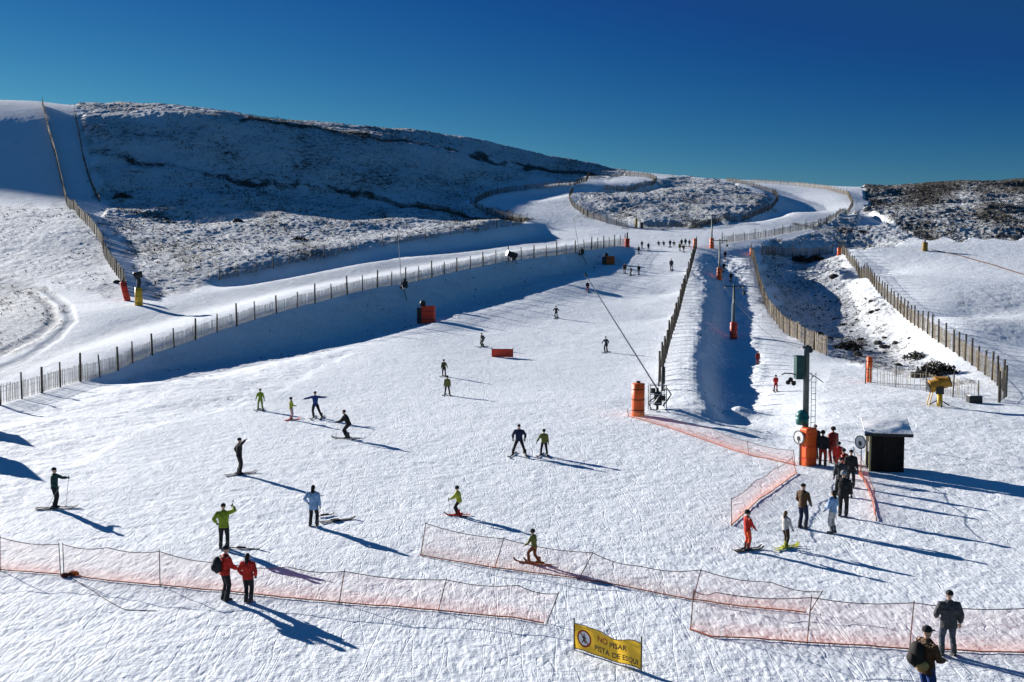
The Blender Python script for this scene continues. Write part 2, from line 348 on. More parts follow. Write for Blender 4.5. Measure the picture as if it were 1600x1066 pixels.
def N(nt, t, **kw):
    n = nt.nodes.new(t)
    for k, v in kw.items():
        if k in n.inputs: n.inputs[k].default_value = v
        else: setattr(n, k, v)
    return n
def snow_material():
    m = bpy.data.materials.new('snow'); m.use_nodes = True; nt = m.node_tree; nt.nodes.clear(); L = nt.links.new
    out = N(nt, 'ShaderNodeOutputMaterial'); p = N(nt, 'ShaderNodeBsdfPrincipled')
    p.inputs['Roughness'].default_value = 0.75; p.inputs['Specular IOR Level'].default_value = 0.25
    L(p.outputs[0], out.inputs[0])
    tc = N(nt, 'ShaderNodeTexCoord')
    cov = N(nt, 'ShaderNodeAttribute', attribute_name='cover'); trk = N(nt, 'ShaderNodeAttribute', attribute_name='track'); rgh = N(nt, 'ShaderNodeAttribute', attribute_name='rough')
    def noise(scale, detail=3, rough=0.55, dist=0.0, sc_=None, rot=None):
        n = N(nt, 'ShaderNodeTexNoise'); n.inputs['Scale'].default_value = scale; n.inputs['Detail'].default_value = detail
        n.inputs['Roughness'].default_value = rough; n.inputs['Distortion'].default_value = dist
        if sc_:
            mp = N(nt, 'ShaderNodeMapping'); mp.inputs['Scale'].default_value = sc_
            if rot: mp.inputs['Rotation'].default_value = rot
            L(tc.outputs['Object'], mp.inputs[0]); L(mp.outputs[0], n.inputs['Vector'])
        else: L(tc.outputs['Object'], n.inputs['Vector'])
        return n.outputs['Fac']
    def math_(op, a, b=None, c=None):
        n = N(nt, 'ShaderNodeMath', operation=op)
        for i, v in enumerate((a, b, c)):
            if v is None: continue
            if isinstance(v, (int, float)): n.inputs[i].default_value = v
            else: L(v, n.inputs[i])
        return n.outputs[0]
    # heather and rock showing through
    n1 = noise(0.55, 5, 0.66, 0.4, (1.0, 0.6, 1.6)); n2 = noise(2.6, 4, 0.68, 0.2, (1, 0.6, 1.5))
    nn = math_('ADD', math_('MULTIPLY', n1, 0.45), math_('MULTIPLY', n2, 0.55))
    th = math_('MULTIPLY_ADD', cov.outputs['Fac'], -0.46, 0.735)
    veg = N(nt, 'ShaderNodeMapRange'); veg.inputs['To Min'].default_value = 0; veg.inputs['To Max'].default_value = 1
    L(math_('SUBTRACT', nn, th), veg.inputs['Value']); veg.inputs['From Min'].default_value = 0.0; veg.inputs['From Max'].default_value = 0.09
    vegf = math_('MULTIPLY', veg.outputs[0], math_('GREATER_THAN', cov.outputs['Fac'], 0.015))
    vc = N(nt, 'ShaderNodeMix', data_type='RGBA'); L(noise(2.3, 2), vc.inputs[0])
    vc.inputs[6].default_value = (0.022, 0.020, 0.017, 1); vc.inputs[7].default_value = (0.075, 0.062, 0.042, 1)
    # snow tone: clean drifts and trodden, slightly greyer packed snow
    sn = N(nt, 'ShaderNodeMix', data_type='RGBA'); L(noise(0.16, 7, 0.72), sn.inputs[0])
    sn.inputs[6].default_value = (0.70, 0.745, 0.80, 1); sn.inputs[7].default_value = (0.86, 0.90, 0.945, 1)
    st = N(nt, 'ShaderNodeMix', data_type='RGBA'); L(math_('MULTIPLY', trk.outputs['Fac'], math_('MULTIPLY_ADD', noise(1.2, 3), 0.8, 0.2)), st.inputs[0])
    L(sn.outputs[2], st.inputs[6]); st.inputs[7].default_value = (0.30, 0.34, 0.40, 1)
    # thin snow on grass: frosted blades grey the snow wherever the scrub is near the surface
    fr = N(nt, 'ShaderNodeMix', data_type='RGBA'); ff = math_('MULTIPLY', math_('MULTIPLY_ADD', noise(3.4, 4, 0.7, 0.3, (1, .5, 1)), 2.2, -0.55), math_('MINIMUM', math_('MULTIPLY', cov.outputs['Fac'], 1.9), 0.8)); ff.node.use_clamp = True
    L(ff, fr.inputs[0]); L(st.outputs[2], fr.inputs[6]); fr.inputs[7].default_value = (0.30, 0.30, 0.30, 1)
    mx = N(nt, 'ShaderNodeMix', data_type='RGBA'); L(vegf, mx.inputs[0]); L(fr.outputs[2], mx.inputs[6]); L(vc.outputs[2], mx.inputs[7])
    L(mx.outputs[2], p.inputs['Base Color'])
    # relief: trodden crust, edge scratches of skis, lumps
    b1 = noise(8.0, 4, 0.65, 0.5); b2 = noise(2.6, 3, 0.55)
    s1 = noise(4.2, 3, 0.62, 0.9, (3.0, 0.55, 1), (0, 0, 0.9)); s2 = noise(3.8, 3, 0.62, 1.1, (0.5, 3.2, 1), (0, 0, 0.35)); s3 = noise(3.4, 2, 0.6, 0.8, (3.4, 0.5, 1), (0, 0, -0.6))
    m1 = math_('MULTIPLY_ADD', noise(0.33, 2), 2.6, -0.75); m2 = math_('MULTIPLY_ADD', noise(0.21, 2, 0.5, 0, (1, 1.3, 1)), 2.6, -0.8)
    for q in (m1, m2): q.node.use_clamp = True
    hsum = math_('ADD', math_('MULTIPLY', math_('MULTIPLY', b1, math_('MULTIPLY_ADD', m2, 0.75, 0.35)), 0.052), math_('MULTIPLY', b2, 0.04))
    hsum = math_('ADD', hsum, math_('MULTIPLY', math_('MULTIPLY', s1, m1), 0.034)); hsum = math_('ADD', hsum, math_('MULTIPLY', math_('MULTIPLY', s2, m2), 0.030)); hsum = math_('ADD', hsum, math_('MULTIPLY', math_('MULTIPLY', s3, m1), 0.022))
    # the ground below the nets is trampled by boots
    sx = N(nt, 'ShaderNodeSeparateXYZ'); L(tc.outputs['Object'], sx.inputs[0]); tr = N(nt, 'ShaderNodeMapRange'); L(sx.outputs[1], tr.inputs['Value'])
    tr.inputs['From Min'].default_value = 48; tr.inputs['From Max'].default_value = 28; tr.inputs['To Min'].default_value = 0.15; tr.inputs['To Max'].default_value = 1.0
    v = N(nt, 'ShaderNodeTexVoronoi', feature='SMOOTH_F1'); v.inputs['Scale'].default_value = 4.6; v.inputs['Randomness'].default_value = 1.0
    mpv = N(nt, 'ShaderNodeMapping'); mpv.inputs['Rotation'].default_value = (0, 0, .8); mpv.inputs['Scale'].default_value = (1.5, .7, 1); L(tc.outputs['Object'], mpv.inputs[0]); L(mpv.outputs[0], v.inputs['Vector'])
    hsum = math_('ADD', hsum, math_('MULTIPLY', math_('MULTIPLY', v.outputs['Distance'], tr.outputs[0]), 0.032))
    # grooves cut by single skis: thin, long, wandering
    for sc_, rot, wd_, dp in (((0.9, 0.10, 1), 0.5, 0.006, 0.012), ((0.8, 0.09, 1), 1.1, 0.006, 0.012), ((0.7, 0.08, 1), -0.5, 0.006, 0.010), ((0.22, 0.6, 1), 0.2, 0.006, 0.009)):
        g = noise(1.0, 2, 0.45, 0.5, sc_, (0, 0, rot))
        g = math_('SUBTRACT', 1.0, math_('DIVIDE', math_('ABSOLUTE', math_('SUBTRACT', g, 0.5)), wd_)); g = math_('MAXIMUM', g, 0.0)
        hsum = math_('SUBTRACT', hsum, math_('MULTIPLY', g, dp))
    hsum = math_('ADD', hsum, math_('MULTIPLY', vegf, 0.14))
    bp = N(nt, 'ShaderNodeBump'); bp.inputs['Strength'].default_value = 1.0; bp.inputs['Distance'].default_value = 1.0
    L(hsum, bp.inputs['Height']); L(bp.outputs[0], p.inputs['Normal'])
    return m
SNOW = snow_material(); me.materials.append(SNOW)
# ------------------------------------------------------------------ helpers for objects
def mat(name, col, rough=0.7, var=0.12, scale=8.0, metal=0.0, spec=0.3, bump=0.0, col2=None):
    m = bpy.data.materials.new(name); m.use_nodes = True; nt = m.node_tree; p = nt.nodes['Principled BSDF']
    p.inputs['Roughness'].default_value = rough; p.inputs['Metallic'].default_value = metal; p.inputs['Specular IOR Level'].default_value = spec
    tc = N(nt, 'ShaderNodeTexCoord'); nz = N(nt, 'ShaderNodeTexNoise'); nz.inputs['Scale'].default_value = scale; nz.inputs['Detail'].default_value = 4
    nt.links.new(tc.outputs['Object'], nz.inputs['Vector'])
    mr = N(nt, 'ShaderNodeMapRange'); mr.inputs['From Min'].default_value = 0.3; mr.inputs['From Max'].default_value = 0.7
    nt.links.new(nz.outputs['Fac'], mr.inputs['Value'])
    mx = N(nt, 'ShaderNodeMix', data_type='RGBA'); nt.links.new(mr.outputs[0], mx.inputs[0])
    a = [max(0, c * (1 - var)) for c in col]; b = [min(1, c * (1 + var)) for c in (col2 or col)]
    mx.inputs[6].default_value = (*a, 1); mx.inputs[7].default_value = (*b, 1)
    nt.links.new(mx.outputs[2], p.inputs['Base Color'])
    if bump:
        bp = N(nt, 'ShaderNodeBump'); bp.inputs['Distance'].default_value = bump; nt.links.new(nz.outputs['Fac'], bp.inputs['Height']); nt.links.new(bp.outputs[0], p.inputs['Normal'])
    return m
M_POST = mat('weathered_post', (0.075, 0.062, 0.05), 0.85, 0.35, 5)
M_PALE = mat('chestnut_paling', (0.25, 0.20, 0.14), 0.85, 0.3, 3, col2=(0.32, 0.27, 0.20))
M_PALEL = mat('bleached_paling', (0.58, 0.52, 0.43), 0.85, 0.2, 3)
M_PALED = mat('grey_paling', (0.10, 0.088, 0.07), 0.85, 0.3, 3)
M_WIRE = mat('fence_wire', (0.12, 0.12, 0.12), 0.5, 0.1, 3, metal=0.6)
M_ORANGE = mat('orange_vinyl', (0.86, 0.12, 0.015), 0.5, 0.12, 2.5, spec=0.4, bump=0.01)
M_RED = mat('red_vinyl', (0.74, 0.05, 0.02), 0.5, 0.12, 2.5, spec=0.4, bump=0.01)
M_YEL = mat('yellow_vinyl', (0.72, 0.42, 0.03), 0.5, 0.12, 3, spec=0.4, bump=0.01)
M_STRAP = mat('black_strap', (0.02, 0.02, 0.02), 0.7)
M_STEEL = mat('galvanised_steel', (0.32, 0.34, 0.35), 0.45, 0.15, 6, metal=0.7)
M_DARK = mat('dark_steel', (0.035, 0.037, 0.04), 0.55, 0.2, 6, metal=0.3)
M_GREEN = mat('green_machine_paint', (0.012, 0.06, 0.055), 0.45, 0.2, 4)
M_PYL = mat('pylon_paint', (0.10, 0.12, 0.115), 0.5, 0.2, 4, metal=0.3)
M_ROPE = mat('dark_rope', (0.10, 0.05, 0.035), 0.9)
M_ROPEO = mat('orange_rope', (0.45, 0.12, 0.06), 0.9)
M_RUB = mat('black_rubber', (0.02, 0.02, 0.022), 0.6)
M_SNOWCAP = mat('lying_snow', (0.84, 0.85, 0.88), 0.8, 0.04, 3, bump=0.03)
M_WOOD = mat('dark_stained_wood', (0.014, 0.010, 0.008), 0.8, 0.4, 4)
M_TIN = mat('pale_roof_sheet', (0.80, 0.81, 0.84), 0.55, 0.05, 3, spec=0.4)
M_WHITE = mat('white_plate', (0.78, 0.77, 0.76), 0.5, 0.04)
M_BANNER = mat('yellow_banner_cloth', (0.62, 0.36, 0.03), 0.6, 0.10, 4, bump=0.01)
def translucent(m, c, k=.5):
    nt = m.node_tree; o = [n for n in nt.nodes if n.type == 'OUTPUT_MATERIAL'][0]; p = nt.nodes['Principled BSDF']; tl = N(nt, 'ShaderNodeBsdfTranslucent'); tl.inputs[0].default_value = (*c, 1)
    ms = N(nt, 'ShaderNodeMixShader'); ms.inputs[0].default_value = k; nt.links.new(p.outputs[0], ms.inputs[1]); nt.links.new(tl.outputs[0], ms.inputs[2]); nt.links.new(ms.outputs[0], o.inputs[0])
translucent(M_BANNER, (1.0, 0.62, 0.06), .75)
M_INKR = mat('red_ink', (0.35, 0.03, 0.02), 0.7)
M_INKB = mat('dark_ink', (0.05, 0.04, 0.05), 0.7)

def tag(o, label=None, cat=None, group=None, kind=None):
    if label: o['label'] = label
    if cat: o['category'] = cat
    if group: o['group'] = group
    if kind: o['kind'] = kind
    return o
def thing(name, label, cat, loc, rz=0, group=None):
    o = bpy.data.objects.new(name, None); COL.objects.link(o); o.location = loc; o.rotation_euler = (0, 0, rz); o.empty_display_size = 0.3
    return tag(o, label, cat, group)
class MB:
    def __init__(s): s.v = []; s.f = []
    def add(s, vs, fs):
        k = len(s.v); s.v += [tuple(v) for v in vs]; s.f += [tuple(i + k for i in f) for f in fs]; return s
    def box(s, c, size, rz=0, rx=0, taper=1.0):
        x, y, z = (d / 2 for d in size); R = Matrix.Rotation(rz, 3, 'Z') @ Matrix.Rotation(rx, 3, 'X')
        vs = []
        for dz in (-1, 1):
            k = taper if dz > 0 else 1
            for dx, dy in ((-1, -1), (1, -1), (1, 1), (-1, 1)): vs.append(Vector(c) + R @ Vector((dx * x * k, dy * y * k, dz * z)))
        return s.add(vs, [(3, 2, 1, 0), (4, 5, 6, 7), (0, 1, 5, 4), (1, 2, 6, 5), (2, 3, 7, 6), (3, 0, 4, 7)])
    def loft(s, pts, rad, n=8, side=None, cap=True):
        pts = [Vector(p) for p in pts]; rings = []
        for i, p in enumerate(pts):
            t = (pts[min(i + 1, len(pts) - 1)] - pts[max(i - 1, 0)])
            t = t.normalized() if t.length > 1e-9 else Vector((0, 0, 1))
            sx = Vector(side) if side else (Vector((1, 0, 0)) if abs(t.x) < 0.9 else Vector((0, 1, 0)))
            sx = (sx - t * sx.dot(t)).normalized(); sy = t.cross(sx)
            r = rad[i]; rx, ry = r if isinstance(r, tuple) else (r, r)
            rings.append([p + sx * (rx * math.cos(2 * math.pi * k / n)) + sy * (ry * math.sin(2 * math.pi * k / n)) for k in range(n)])
        vs = [v for r in rings for v in r]; fs = []
        for i in range(len(rings) - 1):
            for k in range(n): fs.append((i * n + k, i * n + (k + 1) % n, (i + 1) * n + (k + 1) % n, (i + 1) * n + k))
        if cap: fs.append(tuple(range(n - 1, -1, -1))); fs.append(tuple((len(rings) - 1) * n + k for k in range(n)))
        return s.add(vs, fs)
    def tube(s, p0, p1, r0, r1=None, n=8): return s.loft([p0, p1], [r0, r0 if r1 is None else r1], n)
    def path(s, pts, r, n=6): return s.loft(pts, [r] * len(pts), n)
    def ball(s, c, r, n=10, m=6):
        r = r if isinstance(r, tuple) else (r, r, r); c = Vector(c); vs = [c + Vector((0, 0, -r[2]))]; fs = []
        for i in range(1, m):
            a = -math.pi / 2 + math.pi * i / m
            for k in range(n): vs.append(c + Vector((r[0] * math.cos(a) * math.cos(2 * math.pi * k / n), r[1] * math.cos(a) * math.sin(2 * math.pi * k / n), r[2] * math.sin(a))))
        vs.append(c + Vector((0, 0, r[2])))
        for k in range(n):
            fs.append((0, 1 + (k + 1) % n, 1 + k)); fs.append((len(vs) - 1, 1 + (m - 2) * n + k, 1 + (m - 2) * n + (k + 1) % n))
            for i in range(m - 2): a = 1 + i * n; fs.append((a + k, a + (k + 1) % n, a + n + (k + 1) % n, a + n + k))
        return s.add(vs, fs)
    def mesh(s, name, m, smooth=False):
        me = bpy.data.meshes.new(name); me.from_pydata(s.v, [], s.f); me.update()
        if m: me.materials.append(m)
        if smooth: me.polygons.foreach_set('use_smooth', [True] * len(me.polygons))
        return me
    def build(s, name, m, parent=None, smooth=False, bevel=0):
        me = s.mesh(name, m, smooth); o = bpy.data.objects.new(name, me); COL.objects.link(o)
        if parent: o.parent = parent
        if bevel:
            b = o.modifiers.new('bevel', 'BEVEL'); b.width = bevel; b.segments = 2; b.limit_method = 'ANGLE'
        return o
def unp(px, py, Y):
    u, t = ray(px, py); return Vector((u * Y, Y, CAM.z + t * Y))
def gz(x, y): return terrain_h(x, y)

# ------------------------------------------------------------------ snow fences of thin upright pales
def resample(P, step):
    out = [P[0].copy()]; acc = 0
    for a, b in zip(P[:-1], P[1:]):
        L = (b - a).length; d = step - acc
        while d <= L: out.append(a + (b - a) * (d / L)); d += step
        acc = (acc + L) % step if L else acc
        acc = L - (d - step)
    return out
def snow_fence(pix, label, bay=3.5, h=1.35, post=2.0, pr=0.055, gap=0.13, pw=0.042, mp=None, thick=3, lean=0.0, ends=True, group=None, lift=0.05, wires=True):
    P = [at(p[0], p[1], p[2]) for p in pix]; P = [Vector((p.x, p.y, 0)) for p in P]
    Q = resample(P, bay); 
    if len(Q) > 98: Q = Q[:98]
    root = thing('snow_fence', label, 'fence', (Q[0].x, Q[0].y, gz(Q[0].x, Q[0].y)), 0, group)
    o = Vector(root.location)
    for i, q in enumerate(Q):
        z = gz(q.x, q.y); k = 1.0 if i % thick == 0 else 0.72
        hh = post * (0.92 + 0.2 * rng.rand()) * (1.0 if k == 1 else 0.85)
        lx, ly = (rng.rand(2) - 0.5) * 0.16
        b = Vector((q.x, q.y, z - 0.35)) - o; tpt = Vector((q.x + lx, q.y + ly, z + hh)) - o
        MB().tube(b, tpt, pr * k * 1.1, pr * k * 0.9, 6).build('post', M_POST, root)
    for a, b in zip(Q[:-1], Q[1:]):
        L = (b - a).length; d = (b - a) / L; nrm = Vector((-d.y, d.x, 0)); m = MB(); k = int(L / gap)
        for j in range(k):
            if rng.rand() < 0.07: continue
            s_ = (j + 0.5 + (rng.rand() - .5) * .5) / k; c = a + (b - a) * s_; off = nrm * (0.05 + 0.05 * math.sin(s_ * 6 + a.x)) ; z = gz(c.x, c.y) + lift
            hh = h * (0.90 + 0.16 * rng.rand()) - 0.12 * math.sin(s_ * math.pi); w2 = pw / 2 * (0.8 + 0.4 * rng.rand())
            p0 = Vector((c.x, c.y, z)) + off - o; tl = d * ((rng.rand() - 0.5) * (0.06 if rng.rand() < .8 else .4)); up = Vector((0, 0, hh)) + tl; th = nrm * 0.012
            q_ = [p0 - d * w2 - th, p0 + d * w2 - th, p0 + d * w2 + th, p0 - d * w2 + th]
            m.add(q_ + [v + up for v in q_], [(0, 1, 5, 4), (1, 2, 6, 5), (2, 3, 7, 6), (3, 0, 4, 7), (4, 5, 6, 7)])
        for zz in ((0.25, 0.75, 1.05) if wires else ()):
            zz = zz * h * 0.85; za = gz(a.x, a.y); zb = gz(b.x, b.y)
            m.tube(Vector((a.x, a.y, za + zz)) + nrm * 0.06 - o, Vector((b.x, b.y, zb + zz)) + nrm * 0.06 - o, 0.012, None, 4)
        m.build('paling', mp or M_PALE, root)
    return root

snow_fence(FENCE_MAIN[1:], 'long pale paling fence with dark posts on top of the bank left of the run', bay=3.4, h=1.5, post=2.3, pr=0.105, thick=2, gap=0.17, mp=M_PALEL)
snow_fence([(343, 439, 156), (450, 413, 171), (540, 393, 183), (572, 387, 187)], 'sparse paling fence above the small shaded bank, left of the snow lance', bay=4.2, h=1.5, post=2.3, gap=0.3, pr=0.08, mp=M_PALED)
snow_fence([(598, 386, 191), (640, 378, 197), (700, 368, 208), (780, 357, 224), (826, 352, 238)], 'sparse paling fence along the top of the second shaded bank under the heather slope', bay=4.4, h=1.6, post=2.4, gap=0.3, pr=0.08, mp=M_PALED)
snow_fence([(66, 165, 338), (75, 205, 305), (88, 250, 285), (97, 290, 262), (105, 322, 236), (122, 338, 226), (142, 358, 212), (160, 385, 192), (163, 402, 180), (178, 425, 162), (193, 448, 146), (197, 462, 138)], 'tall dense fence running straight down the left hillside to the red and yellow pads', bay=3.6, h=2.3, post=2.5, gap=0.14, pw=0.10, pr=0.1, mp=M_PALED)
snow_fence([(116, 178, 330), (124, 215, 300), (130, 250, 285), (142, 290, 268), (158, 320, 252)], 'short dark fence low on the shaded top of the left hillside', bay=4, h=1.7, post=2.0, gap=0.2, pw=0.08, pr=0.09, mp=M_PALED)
snow_fence([(1088, 388, 202), (1080, 420, 172), (1070, 455, 151), (1058, 500, 126), (1045, 540, 107), (1036, 575, 91), (1028, 608, 79)], 'paling fence seen end-on down the right edge of the main run', bay=2.9, h=1.15, post=2.5, gap=0.24, pw=0.04, pr=0.10, thick=2, mp=M_PALED, wires=False)
snow_fence([(1173, 398, 192), (1185, 445, 165), (1200, 490, 140), (1225, 520, 124), (1265, 545, 113), (1310, 563, 106)], 'curving brown paling fence along the right side of the drag lift lane', bay=3.2, h=2.1, post=2.3, gap=0.15, pw=0.055, pr=0.07)
snow_fence(FENCE_R, 'brown paling fence down the right slope, curling round beside the yellow snow gun', bay=3.0, h=1.75, post=2.35, gap=0.17, pw=0.042, pr=0.10, thick=1)
snow_fence([(1352, 600, 86), (1400, 606, 82), (1460, 614, 78), (1550, 636, 70)], 'thin wire and pale fence between the orange padded post and the yellow snow gun', bay=3.4, h=1.5, post=2.1, gap=0.28, pw=0.035, pr=0.05)
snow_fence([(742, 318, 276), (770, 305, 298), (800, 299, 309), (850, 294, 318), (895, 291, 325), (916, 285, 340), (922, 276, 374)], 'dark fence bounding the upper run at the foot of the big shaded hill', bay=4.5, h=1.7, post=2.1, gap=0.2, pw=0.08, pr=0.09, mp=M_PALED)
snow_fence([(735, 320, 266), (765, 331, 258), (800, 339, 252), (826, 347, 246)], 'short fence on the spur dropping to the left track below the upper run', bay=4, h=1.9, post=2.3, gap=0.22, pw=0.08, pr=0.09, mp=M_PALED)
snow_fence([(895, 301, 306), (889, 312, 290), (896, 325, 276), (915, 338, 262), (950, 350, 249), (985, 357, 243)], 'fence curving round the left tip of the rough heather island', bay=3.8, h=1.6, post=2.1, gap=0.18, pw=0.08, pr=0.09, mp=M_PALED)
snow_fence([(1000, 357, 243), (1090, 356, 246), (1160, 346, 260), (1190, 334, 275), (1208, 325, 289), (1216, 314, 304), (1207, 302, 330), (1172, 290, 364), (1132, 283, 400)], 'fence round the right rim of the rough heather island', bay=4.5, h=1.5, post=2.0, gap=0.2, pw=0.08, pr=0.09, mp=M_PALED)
snow_fence([(1128, 381, 214), (1200, 371, 226), (1290, 353, 250), (1325, 336, 276), (1333, 322, 300), (1325, 306, 340), (1290, 296, 372), (1240, 290, 400), (1170, 285, 425)], 'long fence looping round the outside of the upper right run', bay=4.2, h=1.6, post=2.2, gap=0.18, pw=0.06, pr=0.08)
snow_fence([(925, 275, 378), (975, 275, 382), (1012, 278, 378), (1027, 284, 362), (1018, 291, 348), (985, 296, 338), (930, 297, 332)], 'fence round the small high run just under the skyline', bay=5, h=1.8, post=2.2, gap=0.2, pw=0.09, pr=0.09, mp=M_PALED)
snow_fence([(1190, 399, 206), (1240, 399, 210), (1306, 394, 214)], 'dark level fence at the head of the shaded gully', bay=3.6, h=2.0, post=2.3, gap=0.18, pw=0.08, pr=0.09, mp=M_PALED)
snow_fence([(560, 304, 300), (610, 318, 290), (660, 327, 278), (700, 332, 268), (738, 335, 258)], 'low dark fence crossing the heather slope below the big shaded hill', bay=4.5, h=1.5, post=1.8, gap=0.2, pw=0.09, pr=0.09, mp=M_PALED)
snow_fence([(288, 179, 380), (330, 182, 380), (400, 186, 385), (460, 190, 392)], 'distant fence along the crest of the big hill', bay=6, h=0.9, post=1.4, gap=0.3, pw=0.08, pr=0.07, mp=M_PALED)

# ------------------------------------------------------------------ orange safety nets
def net_material():
    m = bpy.data.materials.new('orange_netting'); m.use_nodes = True; nt = m.node_tree; nt.nodes.clear(); L = nt.links.new
    out = N(nt, 'ShaderNodeOutputMaterial'); d = N(nt, 'ShaderNodeBsdfPrincipled'); d.inputs['Base Color'].default_value = (0.95, 0.21, 0.035, 1); d.inputs['Roughness'].default_value = 0.7
    tl = N(nt, 'ShaderNodeBsdfTranslucent'); tl.inputs[0].default_value = (0.95, 0.21, 0.035, 1)
    ms = N(nt, 'ShaderNodeMixShader'); ms.inputs[0].default_value = 0.35; L(d.outputs[0], ms.inputs[1]); L(tl.outputs[0], ms.inputs[2])
    tr = N(nt, 'ShaderNodeBsdfTransparent'); mx = N(nt, 'ShaderNodeMixShader')
    uv = N(nt, 'ShaderNodeTexCoord'); sp = N(nt, 'ShaderNodeSeparateXYZ'); L(uv.outputs['UV'], sp.inputs[0])
    def m_(op, a, b):
        n = N(nt, 'ShaderNodeMath', operation=op)
        for i, v in enumerate((a, b)):
            if isinstance(v, (int, float)): n.inputs[i].default_value = v
            else: L(v, n.inputs[i])
        return n.outputs[0]
    def strand(c, wd): return m_('LESS_THAN', m_('FRACT', m_('DIVIDE', c, 0.055), 0), wd)
    a = m_('ADD', sp.outputs[0], sp.outputs[1]); b = m_('SUBTRACT', sp.outputs[0], sp.outputs[1])
    # strands lie closer where the slack net bunches near its foot
    wd = m_('ADD', 0.05, m_('MULTIPLY', m_('MAXIMUM', m_('SUBTRACT', 0.45, sp.outputs[1]), 0.0), 0.30))
    f = m_('MAXIMUM', strand(m_('ADD', a, 50), wd), strand(m_('ADD', b, 50), wd))
    L(f, mx.inputs[0]); L(tr.outputs[0], mx.inputs[1]); L(ms.outputs[0], mx.inputs[2]); L(mx.outputs[0], out.inputs[0])
    return m
M_NET = net_material()
def safety_net(stations, label, poles=None, toprope=True, mrope=None, pole_mat=None, group='orange safety nets'):
    """stations: (bottom px, bottom py, top px, top py); a net hung between, standing on the snow"""
    B = []; T = []
    for bx, by, tx, ty in stations:
        b = at(bx, by); t = unp(tx, ty, b.y + 0.15); B.append(b); T.append(t)
    root = thing('safety_net', label, 'safety net', B[0], 0, group); o = Vector(root.location)
    vb = []; vt = []; SUB = 8
    for i in range(len(B) - 1):
        for j in range(SUB + (i == len(B) - 2)):
            k = j / SUB; b = B[i].lerp(B[i + 1], k); t = T[i].lerp(T[i + 1], k)
            b.z = gz(b.x, b.y) + 0.04; t.z -= 0.10 * math.sin(math.pi * k)
            vb.append(b); vt.append(t)
    vs = []; uvs = []; R = 6; s = 0
    for i, (b, t) in enumerate(zip(vb, vt)):
        if i: s += (b - vb[i - 1]).length
        for r in range(R + 1):
            k = r / R; p = b.lerp(t, k); wv = 0.09 * math.sin(k * math.pi) * math.sin(s * 1.3 + r)
            vs.append(p - o + Vector((0, wv, 0))); uvs.append((s, k * (t - b).length))
    fs = [(i * (R + 1) + r, (i + 1) * (R + 1) + r, (i + 1) * (R + 1) + r + 1, i * (R + 1) + r + 1) for i in range(len(vb) - 1) for r in range(R)]
    me = bpy.data.meshes.new('net'); me.from_pydata([tuple(v) for v in vs], [], fs); me.update(); me.materials.append(M_NET)
    ul = me.uv_layers.new(name='UVMap')
    for lp in me.loops: ul.data[lp.index].uv = uvs[lp.vertex_index]
    no = bpy.data.objects.new('net', me); COL.objects.link(no); no.parent = root
    MB().path([v - o for v in vb], 0.022, 5).build('bottom_rope', mrope or M_ROPEO, root)
    if toprope: MB().path([v - o for v in vt], 0.014, 5).build('top_rope', M_ROPE, root)
    for i in (poles if poles is not None else range(len(B))):
        MB().tube(B[i] - o - Vector((0, 0, 0.2)), T[i] - o + (T[i] - B[i]).normalized() * 0.06, 0.017, 0.015, 6).build('pole', pole_mat or M_ROPE, root)
    return root, B, T
n1 = safety_net([(-70, 886, -70, 832), (0, 890, 0, 840), (95, 898, 92, 851)], 'orange net at the left edge of the picture, left of the bundled red pole foot')
n2 = safety_net([(100, 898, 98, 851), (170, 909, 168, 856), (250, 916, 249, 862), (345, 925, 352, 880), (440, 935, 450, 886), (528, 943, 538, 893), (682, 956, 697, 906), (800, 968, 810, 915), (850, 976, 872, 928)], 'long orange net behind the two people in red jackets', poles=(0, 2, 5, 6, 8))
n3 = safety_net([(656, 868, 665, 818), (770, 888, 787, 842), (900, 905, 926, 864), (985, 920, 1000, 885), (1080, 939, 1095, 891), (1170, 951, 1205, 910), (1258, 960, 1284, 925)], 'slack orange net crossing the snow below the green-vested child', poles=(0, 1, 2, 4, 6))
n4 = safety_net([(1078, 986, 1084, 923), (1112, 998, 1118, 926), (1260, 1008, 1268, 934), (1420, 1017, 1428, 942), (1600, 1023, 1606, 951), (1720, 1026, 1722, 956)], 'orange net running off the right edge behind the man in the dark grey jacket', poles=(0, 2, 3, 4))
n5 = safety_net([(1143, 822, 1143, 780), (1185, 782, 1182, 750), (1215, 762, 1210, 732), (1246, 740, 1238, 715)], 'orange net funnel left of the lift queue', poles=(0, 3))
n6 = safety_net([(1370, 815, 1366, 765), (1362, 780, 1356, 735), (1350, 752, 1345, 712), (1338, 738, 1334, 700)], 'bunched orange net right of the lift queue, beside the dark kiosk', poles=(0, 3))
n7 = safety_net([(984, 652, 980, 640), (1040, 668, 1036, 650), (1110, 692, 1108, 668), (1170, 712, 1168, 690), (1243, 728, 1240, 704)], 'collapsed orange net from the orange cylinder to the lift foot', poles=(0, 3, 4))
p = n2[1][0]
b = MB()
for i in range(5): b.ball((rng.rand() * 0.5 - 0.1, rng.rand() * 0.3 - 0.15, 0.06), (0.16, 0.11, 0.09), 8, 5)
o = b.build('sandbag_pile', mat('dark_red_cloth', (0.12, 0.02, 0.015), 0.85)); o.location = p; tag(o, 'dark red weight bags heaped at the foot of the left net poles', 'weight bags')

